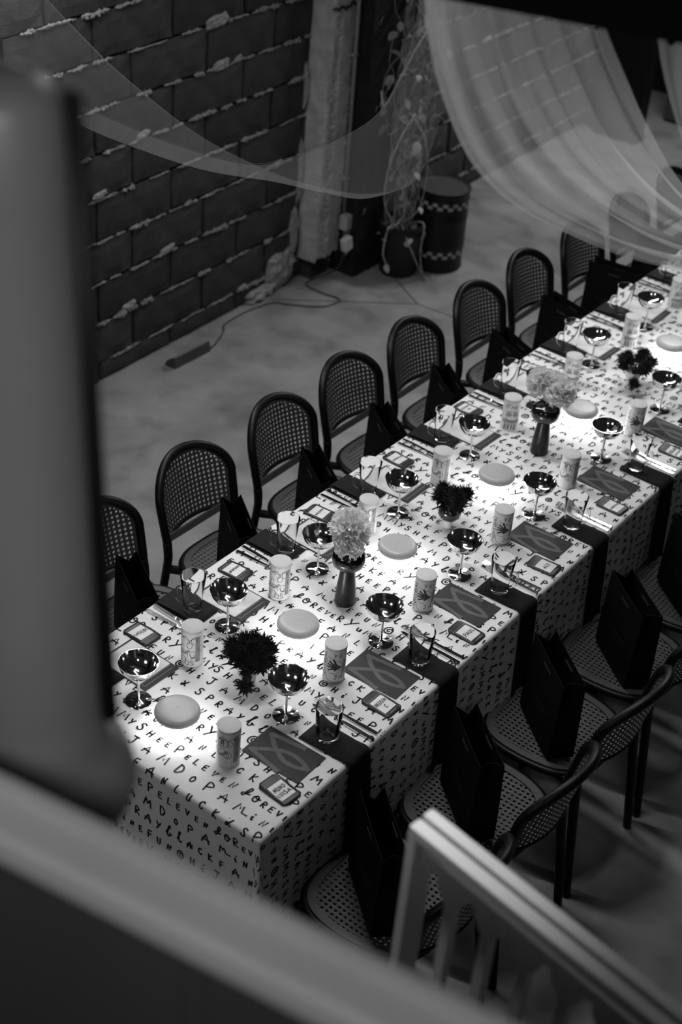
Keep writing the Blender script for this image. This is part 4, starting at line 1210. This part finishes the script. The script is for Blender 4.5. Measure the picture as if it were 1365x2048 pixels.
fabric('sheer_swag', [E0, E1, E2, E3], 'wide bright sheer net swag falling from the black beam over the table', MT['sheer2'], .010, 6, 40, ((.008, .05, 'rolled_edge'), (.012, .085, 'rolled_edge'), (.018, .12, 'rolled_edge'), (.026, .16, 'rolled_edge'), (.034, .20, 'rolled_edge'), (.042, .25, 'rolled_edge')))
D0 = curve_at([(846, -58, 2.80), (862, 62, 2.85), (900, 195, 2.95), (965, 325, 3.1), (1060, 408, 3.25)])
D1 = curve_at([(960, -18, 2.80), (960, 90, 2.9), (965, 200, 3.0), (1000, 315, 3.15), (1080, 400, 3.28)])
D2 = curve_at([(1195, 52, 2.75), (1125, 130, 2.9), (1050, 210, 3.02), (1030, 310, 3.18), (1095, 395, 3.3)])
fabric('sheer_swag', [D0, D1, D2], 'second sheer net layer folded along the left edge of the wide swag', MT['sheer'], .006, 4, 24)
G0 = curve_at([(1315, 75, 2.75), (1322, 130, 2.9), (1335, 190, 3.0), (1352, 250, 3.1), (1372, 310, 3.2), (1400, 370, 3.3)])
G1 = curve_at([(1470, 105, 2.75), (1470, 150, 2.9), (1475, 200, 3.0), (1480, 250, 3.1), (1490, 310, 3.2), (1500, 370, 3.3)])
fabric('sheer_swag', [G0, G1], 'strip of sheer net hanging from the beam at the right edge', MT['sheer2'], .008, 3, 20)

# ------------------------------------------------------------------ black beam overhead
pA, pB = Vector((.815, -.247, 2.95)), Vector((1.158, -.152, 2.95)); d = (pB - pA).normalized(); nrm = Vector((-d.y, d.x, 0))
b = MB(); c0 = pA - d * 3.6; c1 = pB + d * 2.2
for q_, h in ((c0, 0), (c1, 0), (c1 + nrm * .18, 0), (c0 + nrm * .18, 0), (c0, .35), (c1, .35), (c1 + nrm * .18, .35), (c0 + nrm * .18, .35)): b.v.append(tuple(q_ + Vector((0, 0, h))))
b.f += [(3, 2, 1, 0), (4, 5, 6, 7), (0, 1, 5, 4), (1, 2, 6, 5), (2, 3, 7, 6), (3, 0, 4, 7)]
beam = b.build('ceiling_beam', MT['black']); tag(beam, 'black beam crossing the top right corner that carries the nets', 'beam')

# ------------------------------------------------------------------ mezzanine: near parapet, far railing, post
def frame_box(b, o, d, n, x0, x1, y0, y1, z0, z1):
    P = []
    for z in (z0, z1):
        for x, y in ((x0, y0), (x1, y0), (x1, y1), (x0, y1)): P.append(o + d * x + n * y + Vector((0, 0, z)))
    b.add(P, [(3, 2, 1, 0), (4, 5, 6, 7), (0, 1, 5, 4), (1, 2, 6, 5), (2, 3, 7, 6), (3, 0, 4, 7)])


pA = Vector((1.227, -1.461, 0)); d = (Vector((1.70, -1.39, 0)) - pA).normalized(); n = Vector((d.y, -d.x, 0))   # n points to the camera
par = empty('near_parapet', (pA.x, pA.y, 1.75)); I_ = Vector((0, 0, -1.75))
b = MB(); frame_box(b, I_, d, n, -.7, 1.2, 0, .062, 2.565, 2.60); o = b.build('cap_rail', MT['railpaint'], par)
m_ = o.modifiers.new('bevel', 'BEVEL'); m_.width = .008; m_.segments = 3
b = MB(); frame_box(b, I_, d, n, -.7, 1.2, .006, .024, 2.600, 2.608); o = b.build('cap_bead', MT['railpaint'], par)
m_ = o.modifiers.new('bevel', 'BEVEL'); m_.width = .003; m_.segments = 2
b = MB(); frame_box(b, I_, d, n, -.7, 1.2, .02, .05, 1.75, 2.565); b.build('panel', MT['raildark'], par)
for k in range(7):
    b = MB(); frame_box(b, I_, d, n, -.55 + k * .26, -.53 + k * .26, .05, .056, 1.75, 2.56); b.build('panel_rib', MT['raildark'], par)
tag(par, 'blurred grey parapet with a wide cap rail in the lower left foreground', 'parapet')
b = MB(); frame_box(b, pA, d, n, -.9, 2.2, -.05, 1.6, 1.55, 1.75); tag(b.build('floor_mezzanine', MT['raildark']), 'dark mezzanine floor below the near parapet', kind='structure')

pA = Vector((1.214, -.632, 0)); pB = Vector((1.673, -.709, 0)); d = (pB - pA).normalized(); n = Vector((d.y, -d.x, 0))
rail = empty('stair_railing', (pA.x, pA.y, .9)); I_ = Vector((0, 0, -.9)); HR = 1.9
for y0, y1, zt in ((.0, .021, 0), (.026, .050, -.004)):
    b = MB(); frame_box(b, I_, d, n, 0, 2.2, y0, y1, HR - .022 + zt, HR + zt); o = b.build('hand_rail', MT['railpaint'], rail)
    m_ = o.modifiers.new('bevel', 'BEVEL'); m_.width = .003; m_.segments = 2
b = MB(); frame_box(b, I_, d, n, .02, 2.2, .012, .038, HR - .075, HR - .05); b.build('sub_rail', MT['railpaint'], rail)
b = MB(); frame_box(b, I_, d, n, .0, .016, .0, .05, .9, HR - .02); b.build('end_post', MT['railpaint'], rail)
for k in range(14):
    x = .085 + k * .075
    b = MB(); P = [(x - .028, HR - .075), (x + .028, HR - .075), (x + .028, HR - .095), (x + .009, HR - .125), (x + .009, .95), (x - .009, .95), (x - .009, HR - .125), (x - .028, HR - .095)]
    m = len(P)
    for yy in (.016, .034):
        for px_, z in P: b.v.append(tuple(I_ + d * px_ + n * yy + Vector((0, 0, z))))
    b.f += [tuple(range(m)), tuple(range(m, 2 * m))[::-1]] + [(i, i + m, (i + 1) % m + m, (i + 1) % m) for i in range(m)]
    b.build('baluster', MT['railpaint'], rail)
b = MB(); frame_box(b, I_, d, n, 0, 2.2, .005, .045, .90, .95); b.build('foot_rail', MT['railpaint'], rail)
tag(rail, 'pale wooden railing with flared balusters in the lower right foreground', 'railing')
b = MB(); frame_box(b, pA, d, n, -.02, 2.3, -.03, .5, .72, .90); tag(b.build('stair_landing', MT['raildark']), 'dark landing under the pale wooden railing', kind='structure')

post = empty('newel_post', (1.134, -1.341, 2.2))
b = MB(); b.lathe([(.0, 0), (.080, 0), (.080, .12), (.074, .15), (.073, .185), (.080, .20), (.099, .225), (.103, .245), (.099, .268), (.084, .285), (.0745, .297), (.0745, .312), (.0705, .33), (.068, .36)], 48); b.build('moulded_base', MT['post'], post, 40)
b = MB(); b.lathe([(.0695, .355), (.066, .50), (.0605, .70), (.055, .88), (.051, .945), (.046, .955), (.034, .964), (.018, .969), (0, .970)], 48); b.build('shaft', MT['post'], post, 40)
b = MB()
rt = Vector((CAM_ROT[0][0], CAM_ROT[1][0], 0)).normalized()
b.tube([tuple(rt * .078 + Vector((0, 0, .33))), tuple(rt * .067 + Vector((0, 0, .65))), tuple(rt * .0575 + Vector((0, 0, .955)))], .0085, 10); b.build('black_strip', MT['black'], post, True)  # narrow black strip down the right-hand edge of the post
tag(post, 'blurred grey newel post with moulded base at the left edge', 'post')
